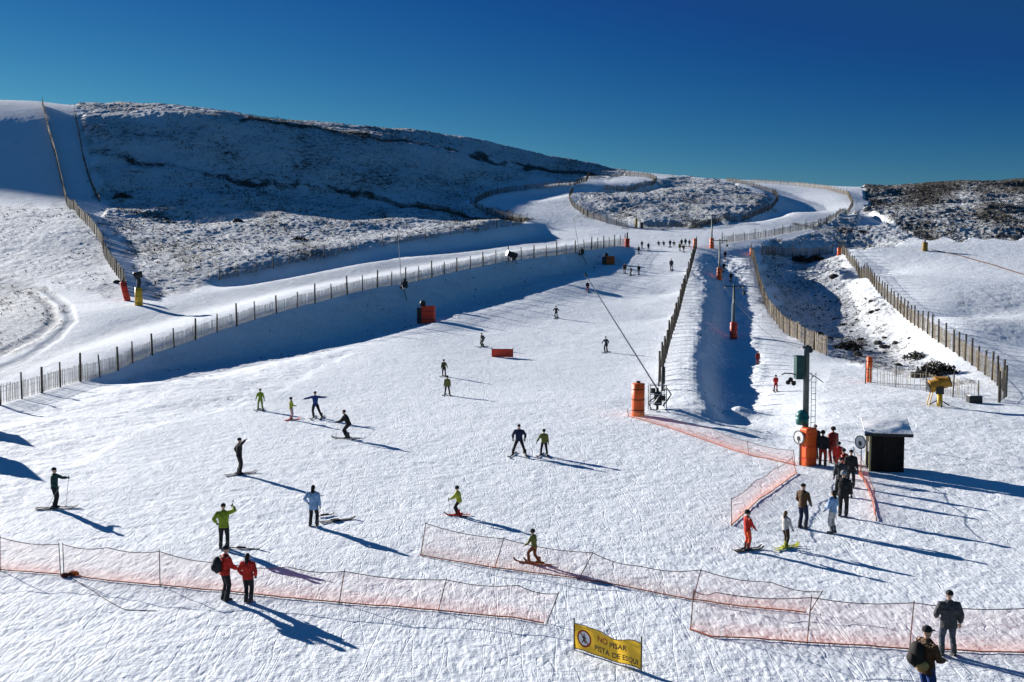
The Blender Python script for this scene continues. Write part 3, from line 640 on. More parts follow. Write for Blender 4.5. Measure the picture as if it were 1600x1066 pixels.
# rope lying on the snow down from the bag pile, and the guy line in the upper right
def rope_on_snow(pix, r, m, label, name='rope'):
    P = [at(*q) for q in pix]; Q = []
    for a, b_ in zip(P[:-1], P[1:]):
        for j in range(10):
            c = a.lerp(b_, j / 10); Q.append(Vector((c.x, c.y, gz(c.x, c.y) + r)))
    o0 = Q[0].copy(); ob = MB().path([q - o0 for q in Q], r, 5).build(name, m); ob.location = o0; tag(ob, label, 'rope'); return ob
rope_on_snow([(108, 900), (140, 920), (170, 940), (195, 952), (250, 954)], 0.011, M_ROPE, 'thin dark rope lying on the snow below the left net')
rope_on_snow([(1455, 391, 200), (1500, 400, 192), (1550, 414, 182), (1600, 430, 172), (1650, 446, 165)], 0.09, M_ROPE, 'dark rope boundary across the upper right snowfield', 'boundary_rope')

# ------------------------------------------------------------------ padded posts and pads
def padded_post(px, py, Yh, h, r, m, label, post_h=None, lean=0.0, name='padded_post', group=None):
    b = at(px, py, Yh); t = thing(name, label, 'padded post', b, 0, group)
    pd = MB().loft([(0, 0, -0.2), (0, 0, h * .05), (lean * .5, 0, h * .5), (lean, 0, h - .02), (lean, 0, h)], [r * .95, r, r * .97, r, r * .8], 14).build('pad', m, t, True)
    for k in (0.18, 0.5, 0.82): MB().loft([(lean * k, 0, h * k - .025), (lean * k, 0, h * k + .025)], [r * 1.03] * 2, 14).build('strap', M_STRAP, pd)
    ph = post_h or h * 1.12
    MB().tube((lean, 0, h - .1), (lean, 0, ph), r * .32, None, 8).build('post', M_POST, t)
    return t
padded_post(997, 650, None, 2.15, 0.43, M_ORANGE, 'fat orange padded cylinder at the lower end of the run fence', 2.3)
padded_post(1358, 598, 86, 2.2, 0.24, M_ORANGE, 'slim orange padded post standing alone right of the lift lane', 2.25)
padded_post(199, 470, 134, 2.5, 0.42, M_RED, 'red padded post at the foot of the hillside fence', lean=-0.55)
padded_post(980, 386, 205, 1.7, 0.5, M_RED, 'red padded post where the bank fence ends at the top of the run', 2.9)
padded_post(1086, 388, 204, 1.9, 0.42, M_ORANGE, 'orange padded post at the upper end of the run fence', 2.0)
padded_post(1174, 400, 192, 1.5, 0.35, M_ORANGE, 'orange padded post at the upper end of the lift lane fence', 2.2)
padded_post(1311, 400, 190, 1.5, 0.40, M_ORANGE, 'orange padded post at the head of the right slope fence', 2.5)
padded_post(1445, 392, 200, 1.7, 0.55, mat('ochre_vinyl', (0.28, 0.17, 0.03), 0.6), 'ochre padded post where the boundary rope starts on the right snowfield', 2.1)
padded_post(994, 357, 244, 2.4, 0.32, mat('ochre_dark_vinyl', (0.30, 0.20, 0.03), 0.6), 'yellow-brown padded post under the heather island', 3.2)
padded_post(1003, 357, 243, 1.4, 0.3, M_DARK, 'short black bollard beside the yellow-brown post under the island', 1.5)

# red crash banner on the run
b = at(785, 558); t = thing('crash_banner', 'red crash mat banner lying across the middle of the main run', 'crash mat', b, math.radians(-5))
W = 2.15; m = MB(); NX = 14
for i in range(NX + 1):
    x = -W / 2 + W * i / NX; th = 0.07 + 0.012 * math.sin(i * 1.9); z1 = 0.84 + 0.015 * math.sin(i * .8)
    m.v += [(x, -th, 0.02), (x, -th, z1), (x, th, z1), (x, th, 0.02)]
for i in range(NX):
    for k in range(4): m.f.append((i * 4 + k, (i + 1) * 4 + k, (i + 1) * 4 + (k + 1) % 4, i * 4 + (k + 1) % 4))
m.f += [(0, 1, 2, 3), (NX * 4 + 3, NX * 4 + 2, NX * 4 + 1, NX * 4)]
m.build('mat', M_RED, t)
for sx in (-1, 1): MB().tube((sx * W / 2, 0, -0.2), (sx * W / 2, 0, 1.05), 0.03).build('post', M_POST, t)
MB().box((0, -0.086, 0.84), (W, 0.012, 0.04)).build('hem', M_STRAP, t)

# yellow banner in the foreground
A = unp(897, 1016, at(897, 1018).y); Bp = unp(1001, 1049, at(1001, 1051).y)
A = at(897, 1017); Bp = at(1002, 1050)
dv = Vector((Bp.x - A.x, Bp.y - A.y, 0)); W = dv.length; ang = math.atan2(dv.y, dv.x)
t = thing('warning_banner', 'yellow warning banner with a no-walkers roundel, strung between two posts in the foreground', 'banner', (A.x, A.y, gz(A.x, A.y)), ang)
zB = gz(Bp.x, Bp.y) - t.location.z
def bz0(k): return 0.05 + zB * k
def bz1(k): return 0.76 + (zB) * k - 0.10 * math.sin(math.pi * min(1, max(0, (k - .35) / .55))) ** 2 * (k > .35)
def by(k, v=0): return 0.03 * math.sin(k * 9) + 0.02 * math.sin(k * 17 + v * 3)
m = MB(); NX, NZ = 36, 6
for i in range(NX + 1):
    for j in range(NZ + 1):
        k = i / NX; z = bz0(k) + (bz1(k) - bz0(k)) * j / NZ; m.v.append((W * k, by(k, j / NZ), z))
for i in range(NX):
    for j in range(NZ):
        a = i * (NZ + 1) + j; m.f.append((a, a + NZ + 1, a + NZ + 2, a + 1))
clo = m.build('cloth', M_BANNER, t, True)
hem = MB()
for f in (bz0, bz1): hem.path([(W * i / NX, by(i / NX), f(i / NX)) for i in range(NX + 1)], 0.012, 5)
hem.build('hem', M_INKB, clo)
for k, hh in ((0, 0.9), (1, 0.95)): MB().tube((W * k, 0, -0.3 + zB * k), (W * k, 0, hh + zB * k), 0.02, None, 8).build('post', M_POST, t)
def on_banner(pts, faces, name, mt, y=-0.014):
    vs = [(x, by(x / W, .5) + y, z + bz0(x / W)) for x, z in pts]
    me = bpy.data.meshes.new(name); me.from_pydata(vs, [], faces); me.materials.append(mt); ob = bpy.data.objects.new(name, me); COL.objects.link(ob); ob.parent = clo; return ob
def ringpts(cx, cz, r0, r1, n=32):
    P = [(cx + r * math.cos(2 * math.pi * i / n), cz + r * math.sin(2 * math.pi * i / n)) for r in (r0, r1) for i in range(n)]
    return P, [(i, (i + 1) % n, n + (i + 1) % n, n + i) for i in range(n)]
cx, cz = 0.34, 0.36
P = [(cx, cz)] + [(cx + .21 * math.cos(2 * math.pi * i / 32), cz + .21 * math.sin(2 * math.pi * i / 32)) for i in range(32)]
on_banner(P, [(0, 1 + i, 1 + (i + 1) % 32) for i in range(32)], 'roundel', M_WHITE, -0.010)
P, F = ringpts(cx, cz, 0.195, 0.245); on_banner(P, F, 'roundel_ring', M_INKR)
fig = []; ff = []
def stroke(x0, z0, x1, z1, wd):
    d = Vector((x1 - x0, z1 - z0)).normalized() * wd / 2; n_ = Vector((-d.y, d.x)); k = len(fig)
    fig.extend([(cx + x0 - n_.x, cz + z0 - n_.y), (cx + x1 - n_.x, cz + z1 - n_.y), (cx + x1 + n_.x, cz + z1 + n_.y), (cx + x0 + n_.x, cz + z0 + n_.y)]); ff.append((k, k + 1, k + 2, k + 3))
for s_ in ((0.0, 0.08, -0.01, -0.03, .05), (-0.01, -0.03, 0.05, -0.13, .035), (-0.01, -0.03, -0.07, -0.13, .035), (0, 0.06, 0.07, 0.0, .028), (0, 0.06, -0.07, 0.01, .028), (-0.02, 0.115, 0.025, 0.115, .045)): stroke(*s_)
on_banner(fig, ff, 'walker_figure', M_INKB, -0.016)
fig = []; ff = []; stroke(-.14, .14, .14, -.14, .03); on_banner(fig, ff, 'roundel_slash', M_INKR, -0.019)
def banner_text(txt, x, z, size, mt):
    cu_ = bpy.data.curves.new('lettering', 'FONT'); cu_.body = txt; cu_.size = size; cu_.offset = 0.004
    ob = bpy.data.objects.new('lettering', cu_); COL.objects.link(ob)
    dg = bpy.context.evaluated_depsgraph_get(); me = bpy.data.meshes.new_from_object(ob.evaluated_get(dg)); bpy.data.objects.remove(ob)
    me.materials.clear(); me.materials.append(mt)
    for v in me.vertices:
        X_ = v.co.x + x; v.co = (X_, by(min(1, X_ / W), .5) - 0.016, v.co.y + z + bz0(X_ / W))
    o2 = bpy.data.objects.new('lettering', me); COL.objects.link(o2); o2.parent = clo
banner_text('NO', 0.78, 0.40, 0.24, M_INKR); banner_text('PISAR', 1.22, 0.36, 0.20, M_INKB)
banner_text('PISTA', 0.68, 0.12, 0.22, M_INKB); banner_text('DE ESQUI', 1.30, 0.10, 0.19, M_INKB)

# ------------------------------------------------------------------ kiosk
b = at(1392, 739); yk = b.y; kz = gz(b.x + .1, b.y + .8)
t = thing('lift_kiosk', 'small dark timber lift kiosk with a pale lean-to roof beside the queue', 'kiosk', (b.x - 0.02, b.y + 0.85, b.z - 0.05), math.radians(-13))
KW, KD, KH = 1.5, 1.4, 2.0
m = MB()
for sx, sy in ((0, -1), (0, 1)):
    for i in range(12): m.box((-KW / 2 + KW * (i + .5) / 12, sy * KD / 2, KH / 2), (KW / 12 - .012, .05 + .01 * (i % 2), KH))
for sx in (-1, 1):
    for i in range(10): m.box((sx * KW / 2, -KD / 2 + KD * (i + .5) / 10, KH / 2), (.05 + .01 * (i % 2), KD / 10 - .012, KH))
m.box((0, 0, KH / 2), (KW - .06, KD - .06, KH - .02)); m.build('walls', M_WOOD, t)
MB().box((0.15, -KD / 2 - .045, 0.93), (0.72, .04, 1.82)).build('door', M_WOOD, t)
MB().box((-KW / 2 - .045, -0.35, 1.25), (.04, .55, .5)).build('window', mat('dark_glass', (0.02, 0.025, 0.03), 0.1, spec=0.6), t)
M_SUNEDGE = mat('sunlit_edge_tint', (0.48, 0.40, 0.20), 0.7)  # sunlight on the kiosk's left edge, put into a paler post colour
for sy in (-1, 1): MB().box((-KW / 2 - .03, sy * (KD / 2 + .005), KH / 2), (.09, .09, KH)).build('corner_post', M_SUNEDGE, t)
for sy in (-1, 1): MB().box((KW / 2 + .03, sy * (KD / 2 + .005), KH / 2), (.09, .09, KH)).build('corner_post', M_WOOD, t)
rf = MB()
rx = math.radians(16)
rf.box((0.05, -0.05, KH + .26), (2.25, 2.0, .07), 0, rx); ro = rf.build('roof', M_TIN, t, bevel=.015)
fa = MB(); fa.box((0.05, -1.03, KH - .05), (2.28, .05, .16)); fa.build('fascia', M_DARK, t)
sn = MB(); NX, NY = 16, 12
for i in range(NX + 1):
    for j in range(NY + 1):
        x = -1.04 + 2.18 * i / NX; y = -.93 + 1.86 * j / NY; e = min(i, NX - i) / NX * min(j, NY - j) / NY * 4
        sn.v.append((x, y * math.cos(rx) - .05, KH + .30 + y * math.sin(rx) + .09 * min(1, e * 3) * (0.7 + .5 * vnoise(np.array(x * 4), np.array(y * 4), 3))))
sn.f = [(i * (NY + 1) + j, (i + 1) * (NY + 1) + j, (i + 1) * (NY + 1) + j + 1, i * (NY + 1) + j + 1) for i in range(NX) for j in range(NY)]
sn.build('roof_snow', M_SNOWCAP, ro, True)

# round sign plates on posts
def round_sign(px, py, Yh, h, r, rz, label):
    b = at(px, py, Yh); t = thing('round_sign', label, 'sign', b, rz, 'round sign plates at the lift')
    MB().tube((0, 0, -.2), (0, 0, h + r * .5), .03).build('post', M_STEEL, t)
    m = MB(); m.loft([(0, -.05, h), (0, -.09, h)], [r, r], 28, side=(1, 0, 0)); m.build('plate', M_WHITE, t)
    m = MB(); n = 28
    m.v = [(rr * math.cos(2 * math.pi * i / n), -.095, h + rr * math.sin(2 * math.pi * i / n)) for rr in (r * .86, r * 1.0) for i in range(n)]
    m.f = [(i, (i + 1) % n, n + (i + 1) % n, n + i) for i in range(n)]; m.build('rim', M_DARK, t)
    m = MB(); m.ball((0, -.1, h - r * .1), (r * .3, .01, r * .3)); m.box((0, -.1, h - r * .45), (r * .14, .012, r * .6)); m.box((0.02, -.1, h - r * .35), (r * .6, .012, r * .12)); m.build('symbol', M_INKB, t)
    return t
round_sign(1249, 727, 51.5, 1.45, .36, math.radians(-60), 'round sign plate in front of the big orange lift pad')
round_sign(1345, 738, None, 1.5, .34, math.radians(-60), 'round sign plate between the queue and the dark kiosk')

# ------------------------------------------------------------------ drag lift
# big pad at the drive station
b0 = at(1262, 727)
t = thing('lift_pad', 'tall orange padded block at the foot of the lift mast', 'crash pad', b0, math.radians(28))
m = MB(); m.box((0, 0, .95), (.72, .6, 2.0)); pd = m.build('pad', M_ORANGE, t, bevel=.09)
for k in (.35, 1.0, 1.65): MB().box((0, 0, k), (.738, .618, .05)).build('strap', M_RED, pd)
M_BORE = M_GREEN
t = thing('lift_mast', 'dark steel lift mast with green motor housing and ladder beside the queue', 'lift mast', (b0.x + .02, b0.y + .55, gz(b0.x, b0.y + .55)))
HM_ = 6.15
MB().loft([(0, 0, -.3), (0, 0, HM_ - .5), (.02, 0, HM_)], [.17, .14, .10], 12).build('column', M_PYL, t, True)
MB().box((-.15, -.02, 3.1), (.045, .05, 5.8)).build('lit_edge_strip', M_STEEL, t)  # pale strip added to paint the column's sunlit left edge
m = MB(); m.box((-.40, 0, 4.95), (.40, .55, 1.15)); m.box((-.40, 0, 5.56), (.5, .62, .08)); m.build('motor_housing', M_GREEN, t, bevel=.03)
m = MB(); m.ball((-.18, 0, 2.42), (.34, .34, .36), 14, 8); m.loft([(-.18, 0, 2.0), (-.18, 0, 2.45)], [.30, .36], 14); m.build('drive_housing', mat('teal_paint', (0.01, 0.12, 0.11), 0.4, 0.2), t, True)
m = MB()
m.path([(-.2, 0, 4.4), (-.62, 0, 4.62), (-.78, 0, 4.66), (-1.15, -.05, 4.68), (-1.3, -.05, 4.60)], .035); m.build('guide_arm', M_DARK, t)
m = MB()
for cx_, cz_ in ((-.82, 4.35), (-.66, 4.15), (-.95, 4.2)): m.loft([(cx_, -.05, cz_), (cx_, .05, cz_)], [.12, .12], 12)
m.box((-.8, 0, 4.25), (.5, .06, .06)); m.build('sheave', M_RUB, t)
m = MB()
for sx in (.3, .52): m.tube((sx, .1, .4), (sx, .1, 4.7), .02)
for i in range(14): m.tube((.3, .1, .6 + i * .3), (.52, .1, .6 + i * .3), .015)
m.tube((.1, .05, 4.2), (.55, .1, 4.7), .02); m.build('ladder', M_STEEL, t)
m = MB(); m.path([(.05, 0, 4.75), (.6, 0, 4.4), (.85, -.1, 4.2)], .025); m.build('stay', M_STEEL, t)
m = MB(); m.box((0, 0, HM_ - .12), (.45, .12, .12)); m.loft([(.16, -.06, HM_ - .28), (.16, .06, HM_ - .28)], [.14, .14], 12); m.build('head', M_DARK, t)
MAST_TOP = Vector((b0.x, b0.y + .55, t.location.z + HM_ - .15))
def pylon(px, py, Yh, h, side, label, padm, white=False):
    b = at(px, py, Yh); t = thing('lift_pylon', label, 'lift pylon', b, 0, 'drag lift pylons up the lane')
    MB().loft([(0, 0, -.4), (0, 0, h * .35), (0, 0, h)], [.19, .17, .12], 10).build('column', M_PYL, t, True)
    if white: MB().box((-.2, -.1, h * .47), (.13, .06, h * .36)).build('marker_board', M_WHITE, t)
    m = MB(); m.loft([(0, -.03, -.1), (0, -.03, .15), (0, -.03, h * .29), (0, -.03, h * .30)], [(.44, .4), (.46, .42), (.44, .4), (.36, .34)], 12); pd = m.build('pad', padm, t, True)
    for k in (.08, .17, .25): MB().loft([(0, -.03, h * k - .03), (0, -.03, h * k + .03)], [(.47, .43)] * 2, 12).build('strap', M_STRAP, pd)
    m = MB(); m.tube((-1.3, 0, h - .25), (1.3, 0, h - .25), .06); m.tube((-.0, 0, h - .9), (side * .9, 0, h - .28), .035); m.build('crossarm', M_DARK, t)
    for sx in (-1.1, 1.1):
        m = MB()
        for dy in (-.3, -.1, .1, .3): m.loft([(sx - .03, dy, h - .42), (sx + .03, dy, h - .42)], [.1, .1], 10, side=(0, 1, 0))
        m.box((sx, 0, h - .34), (.05, .8, .08)); m.build('sheave_train', M_DARK, t)
    m = MB(); m.box((side * 1.2, -.1, h - 1.1), (.3, .25, .4)); m.tube((side * 1.1, 0, h - .3), (side * 1.2, -.1, h - .95), .03); m.build('spring_box', M_DARK, t)
    return b, h
pads = [pylon(1146, 531, None, 6.6, 1, 'nearest lift pylon with a red pad, standing in the blue shade', M_RED, True),
        pylon(1124, 437, None, 6.8, 1, 'second lift pylon with an orange pad, above the shaded hollow', M_ORANGE),
        pylon(1112, 388, 205, 7.0, 1, 'farthest lift pylon with an orange pad at the top of the lane', M_ORANGE)]
tops = [MAST_TOP] + [Vector((b.x, b.y, b.z + h - .3)) for b, h in pads]
for k, nm in ((-1.1, 'left haul cable of the drag lift, sagging between the pylons'), (1.1, 'right haul cable of the drag lift, sagging between the pylons')):
    Q = []
    for a, c in zip(tops[:-1], tops[1:]):
        for j in range(12):
            q = a.lerp(c, j / 12); q = q + Vector((k * (0.3 if (a is tops[0] and j == 0) else 1), 0, -.5 * math.sin(math.pi * j / 12))); Q.append(q)
    Q.append(tops[-1] + Vector((k, 0, 0)))
    o_ = MB().path([q - Q[0] for q in Q], .014, 5).build('haul_cable', M_DARK); o_.location = Q[0]; tag(o_, nm, 'lift cable')

# ------------------------------------------------------------------ snow making
def fan_gun(px, py, Yh, rz, label, pedm, bodym, s=1.0, extra=False):
    b = at(px, py, Yh); t = thing('snow_gun', label, 'snow gun', b, rz)
    m = MB(); m.loft([(0, 0, -.2), (0, 0, .1), (0, 0, .95 * s)], [.22 * s, .20 * s, .19 * s], 12); m.build('pad', pedm, t, True)
    m = MB(); m.tube((0, 0, .9 * s), (0, 0, 1.5 * s), .09 * s); 
    for a in range(3): m.tube((0, 0, .5 * s), (.8 * s * math.cos(a * 2.1 + .4), .8 * s * math.sin(a * 2.1 + .4), .02), .04 * s)
    m.build('pedestal', M_DARK, t)
    m = MB(); m.loft([(-.75 * s, 0, 1.35 * s), (-.6 * s, 0, 1.4 * s), (.5 * s, 0, 1.72 * s), (.62 * s, 0, 1.75 * s)], [.40 * s, .44 * s, .36 * s, .38 * s], 18, side=(0, 1, 0)); br = m.build('barrel', bodym, t, True)
    m = MB(); m.loft([(.625 * s, 0, 1.752 * s), (.66 * s, 0, 1.762 * s)], [.40 * s, .40 * s], 18, side=(0, 1, 0)); m.build('nozzle_ring', M_DARK, br)
    m = MB(); m.loft([(-.80 * s, 0, 1.335 * s), (-.755 * s, 0, 1.35 * s)], [.41 * s, .41 * s], 18, side=(0, 1, 0)); m.build('intake_grille', M_DARK, br)
    m = MB(); m.box((-.1 * s, -.38 * s, 1.15 * s), (.5 * s, .2 * s, .5 * s)); m.build('control_box', M_DARK, t)
    if extra:
        m = MB(); m.box((.05 * s, 0, 2.02 * s), (.9 * s, .6 * s, .07 * s), 0, .1); m.build('cover', bodym, t)
        for a in (-.3, .3): MB().tube((-.45 * s, a * s, 1.4 * s), (-.8 * s, a * s, .02), .04 * s).build('leg', M_YEL, t)
    return t
fan_gun(1468, 634, None, math.radians(-8), 'yellow and brown snow gun on a yellow foot inside the right fence curl', M_YEL, mat('brown_yellow_cover', (0.40, 0.19, 0.02), 0.6, .3, 3), 1.0, True)
b = at(217, 477, 132); t = thing('snow_gun', 'dark snow gun on a tall yellow pad beside the red padded post', 'snow gun', b, math.radians(20))
m = MB(); m.loft([(0, 0, -.2), (0, 0, 1.2), (0, 0, 2.3)], [.5, .48, .46], 12); pd = m.build('pad', M_YEL, t, True)
for k in (.3, 1.2, 2.0): MB().loft([(0, 0, k - .03), (0, 0, k + .03)], [.51, .51], 12).build('strap', M_STRAP, pd)
m = MB(); m.tube((0, 0, 2.2), (0, 0, 3.6), .24, .2); m.box((.1, 0, 3.0), (.5, .45, .8)); m.build('pedestal', M_DARK, t, bevel=.03)
m = MB(); m.loft([(-.55, 0, 3.75), (-.4, 0, 3.8), (.4, 0, 4.0), (.5, 0, 4.02)], [.40, .48, .42, .44], 16, side=(0, 1, 0)); br = m.build('barrel', M_DARK, t, True)
MB().loft([(-.60, 0, 3.74), (-.56, 0, 3.75)], [.34, .34], 16, side=(0, 1, 0)).build('intake_grille', mat('pale_grille', (.45, .42, .45), .6), br)
b = at(1522, 630, 72); t = thing('hydrant_box', 'low black hydrant box beside the curling fence', 'box', b)
MB().box((0, 0, .22), (.95, .6, .5)).build('case', M_DARK, t, bevel=.03); MB().box((0, 0, .49), (1.0, .65, .05)).build('lid', M_RUB, t, bevel=.01); MB().box((0, 0, .54), (.8, .5, .06)).build('snow', M_SNOWCAP, t, bevel=.02)

def mat_block(px, py, Yh, w_, h_, label, m1, s_=1.0):
    b = at(px, py, Yh); t = thing('padded_hydrant', label, 'padded hydrant', b, math.radians(-15))
    pd = MB().box((.35 * s_, -.1, h_ / 2), (w_, .75, h_)).build('pad', m1, t, bevel=.08)
    for k in (.25, .7): MB().box((.35 * s_, -.1, h_ * k), (w_ + .02, .77, .05)).build('strap', M_STRAP, pd)
    m = MB(); m.box((-.75 * s_, 0, .9 * h_ / 2), (.8, .7, .9 * h_)); m.build('cabinet', M_DARK, t, bevel=.04)
    m = MB(); m.ball((-.45 * s_, 0, h_ * 1.12), (.42, .42, .45), 10, 6); m.tube((-.45 * s_, 0, h_ * .6), (-.45 * s_, 0, h_ * 1.1), .2); m.build('gun_head', M_DARK, t, True)
    return t
mat_block(666, 506, None, 1.7, 2.3, 'red padded snow gun base standing in the shade of the long bank', M_RED)
mat_block(951, 412, None, 1.5, 1.5, 'orange-brown padded snow gun base at the upper end of the shaded bank', mat('rust_vinyl', (0.40, 0.09, 0.02), .6))
def lance(base, tip, label, frame=False):
    t = thing('snow_lance', label, 'snow lance', base); o_ = Vector(base); v = tip - o_
    s0 = Vector((0, 0, 1.4)) if frame else Vector((0, 0, .8))
    MB().loft([s0, s0.lerp(v, .5), v], [.055, .045, .03], 8).build('boom', M_STEEL, t)
    MB().loft([v, v + v.normalized() * .35], [.07, .05], 8).build('nozzle_head', M_DARK, t)
    MB().tube((0, 0, -.3), s0 + Vector((0, 0, .1)), .09).build('stand', M_DARK, t)
    m = MB(); q = s0 - (v - s0).normalized() * .7; m.tube(s0, q, .05); m.box(tuple(q), (.3, .3, .35)); m.build('counterweight', M_DARK, t)
    if frame:
        m = MB()
        for sx, sy in ((-.55, -.4), (.55, -.4), (.55, .5), (-.55, .5)): m.tube((sx, sy, -.3), (sx, sy, 1.75), .035)
        for z in (.5, 1.1, 1.7):
            for a, b_ in (((-.55, -.4), (.55, -.4)), ((.55, -.4), (.55, .5)), ((.55, .5), (-.55, .5)), ((-.55, .5), (-.55, -.4))): m.tube((*a, z), (*b_, z), .025)
        m.tube((-.55, -.4, .1), (.55, -.4, 1.7), .02); m.build('guard_frame', M_STEEL, t)
        m = MB(); m.box((.05, .1, .75), (.5, .4, .9)); m.box((-.3, 0, 1.3), (.3, .3, .35)); m.build('valve_cabinet', M_DARK, t, bevel=.02)
        m = MB(); m.path([(.2, -.2, 1.3), (.6, -.5, 1.5), (.85, -.5, 1.1), (.6, -.5, .7), (.3, -.45, .3)], .05); m.path([(-.2, -.3, .9), (-.7, -.6, .6), (-.5, -.7, .1), (-.1, -.6, .05)], .045); m.build('hose', M_RUB, t)
    else:
        m = MB(); m.box((.55, 0, .55), (.7, .5, .9)); m.box((.5, 0, 1.2), (.3, .3, .4)); m.build('valve_cabinet', M_DARK, t, bevel=.03)
        m = MB(); m.path([(.1, -.2, .5), (.4, -1.2, .0), (.8, -2.2, -.9), (1.1, -3.2, -1.6)], .05); m.build('hose', M_RUB, t)
    return t
bl = at(1027, 641); lance(bl, unp(917, 433, bl.y + .8), 'long snow lance leaning left over the run from a steel guard frame', True)
bl = at(627, 452, 142); lance(bl, unp(622, 362, bl.y), 'upright snow lance on the crest of the bank above the red padded base')
bl = at(905, 397, 183); lance(bl, unp(897, 345, bl.y), 'farther upright snow lance on the crest near the top of the bank')
b = at(800, 414, 165); t = thing('snow_gun', 'dark snow gun parked against the bank fence midway along', 'snow gun', b, math.radians(200))
MB().loft([(-.8, 0, 1.3), (.8, 0, 1.8)], [.5, .45], 14, side=(0, 1, 0)).build('barrel', M_DARK, t, True); MB().loft([(.81, 0, 1.803), (.9, 0, 1.83)], [.5, .5], 14, side=(0, 1, 0)).build('nozzle_ring', M_STEEL, t)
m = MB()
for a in range(3): m.tube((0, 0, 1.3), (1.1 * math.cos(a * 2.1), 1.1 * math.sin(a * 2.1), 0), .06)
m.build('tripod', M_DARK, t); MB().box((0, .6, .9), (.6, .3, .6)).build('control_box', M_DARK, t)
padded_post(1036, 612, 77, 1.9, .16, M_DARK, 'black wrapped stake beside the steel guard frame', 2.9)

# two made-up huts, unseen past the left edge, added to cast shadows into view
def shadow_shed(px, py, w_, d_, h_, rz, label):
    g = at(px, py); rise = h_ + d_ * .75; L_ = rise / math.tan(SUN_EL) + w_ / 2 + .4
    x = g.x - SD.x * L_; y = g.y - SD.y * L_; t = thing('shadow_hut', label, 'shadow caster', (x, y, gz(x, y) - .1), rz)
    m = MB(); m.box((0, 0, h_ / 2), (w_, d_, h_)); m.add([(sx * w_ / 2, sy * d_ / 2, h_) if sy is not None else (sx * w_ / 2, 0, h_ + d_ * .6) for sx in (-1, 1) for sy in (-1, 1, None)], [(0, 1, 2), (5, 4, 3)]); m.build('walls', M_WOOD, t)
    r = MB(); k = .75 * d_; e = d_ / 2 + .3
    r.v = [(-w_ / 2 - .3, -e, h_ - .35), (w_ / 2 + .3, -e, h_ - .35), (w_ / 2 + .3, e, h_ - .35), (-w_ / 2 - .3, e, h_ - .35), (-w_ / 2 - .3, 0, h_ + k), (w_ / 2 + .3, 0, h_ + k)]
    r.v += [(x_, y_ * .9, z_ - .12) for x_, y_, z_ in r.v]
    r.f = [(0, 1, 5, 4), (2, 3, 4, 5), (6, 10, 11, 7), (8, 11, 10, 9), (0, 6, 7, 1), (2, 8, 9, 3), (1, 7, 11, 5), (5, 11, 8, 2), (0, 4, 10, 6), (4, 3, 9, 10)]; r.build('roof', M_TIN, t)
    d = MB().box((0, -d_ / 2 - .02, 1), (.9, .05, 2)).build('door', M_DARK, t); MB().ball((.35, -d_ / 2 - .06, 1), .04, 8, 5).build('handle', M_STEEL, d)
shadow_shed(60, 697, 2.4, 1.7, 2.6, math.radians(-41), 'added unseen hut beyond the left edge to cast a shadow, the farther of two')
shadow_shed(66, 752, 2.4, 2.1, 2.6, math.radians(-41), 'added unseen hut beyond the left edge to cast a shadow, the nearer of two')

# ------------------------------------------------------------------ boulders and bushes that stand out on the hill
M_ROCK = mat('lichen_rock', (0.035, 0.032, 0.03), .9, .4, 2, bump=.1)
M_BUSH = mat('dark_broom', (0.035, 0.032, 0.022), .9, .4, 3)
def rock(px, py, Yh, s, label):
    b = at(px, py, Yh); m = MB(); m.ball((0, 0, 0), (s, s * .8, s * .6), 14, 9)
    m.v = [tuple(Vector(v) * (1 + .35 * (vnoise(np.array(v[0] / s * 2 + px), np.array(v[1] / s * 2 + v[2] / s * 1.7), 8) - .5))) for v in m.v]
    o_ = m.build('boulder', M_ROCK); o_.location = b + Vector((0, 0, s * .12)); o_.rotation_euler = (0, 0, px); tag(o_, label, 'boulder')
def bush(px, py, Yh, s, label, n=260):
    b = at(px, py, Yh); m = MB(); r_ = np.random.RandomState(int(px))
    for i in range(n):
        a = r_.rand() * 6.28; rr = s * r_.rand() ** .6; h = .55 * s * (1 - (rr / s) ** 2) * (.3 + .7 * r_.rand()); p0 = Vector((rr * math.cos(a), rr * .8 * math.sin(a), h))
        d = Vector(r_.randn(3)).normalized() * s * .16; e = Vector(r_.randn(3)).normalized() * s * .05; m.add([p0 - d - e, p0 - d + e, p0 + d], [(0, 1, 2)])
    for i in range(7):
        a = i * .9; m.tube((0, 0, -.1), (.5 * s * math.cos(a), .5 * s * math.sin(a), .4 * s), .03 * s, .01 * s, 4)
    o_ = m.build('bush', M_BUSH); o_.location = b; tag(o_, label, 'bush')
bush(192, 306, 268, 2.6, 'dark rounded bush alone on the shaded left hillside'); rock(372, 347, 222, 1.3, 'dark boulder on the lit heather slope below the big hill')
rock(183, 442, 148, .6, 'small boulder beside the foot of the hillside fence'); bush(468, 375, 198, 1.6, 'low dark bush on the heather slope above the small bank')
bush(1463, 586, 92, 2.0, 'dark bush behind the yellow snow gun', 420); rock(1436, 590, 90, .7, 'dark rock left of the bush behind the yellow snow gun')
bush(1325, 548, 118, 1.9, 'dark bush just beyond the end of the lane fence', 420); rock(1340, 556, 112, .6, 'dark rock at the end of the lane fence')
bush(1432, 562, 104, 1.5, 'dark bush at the left foot of the right slope fence', 300); rock(1408, 481, 134, .7, 'dark rock under the middle of the right slope fence')
rock(1303, 432, 188, .9, 'dark rock on the lit snow left of the right slope fence'); bush(1250, 407, 209, 2.6, 'dark scrub at the top of the shaded gully', 420); bush(1275, 405, 208, 2.2, 'dark scrub clump right of the gully head', 420)

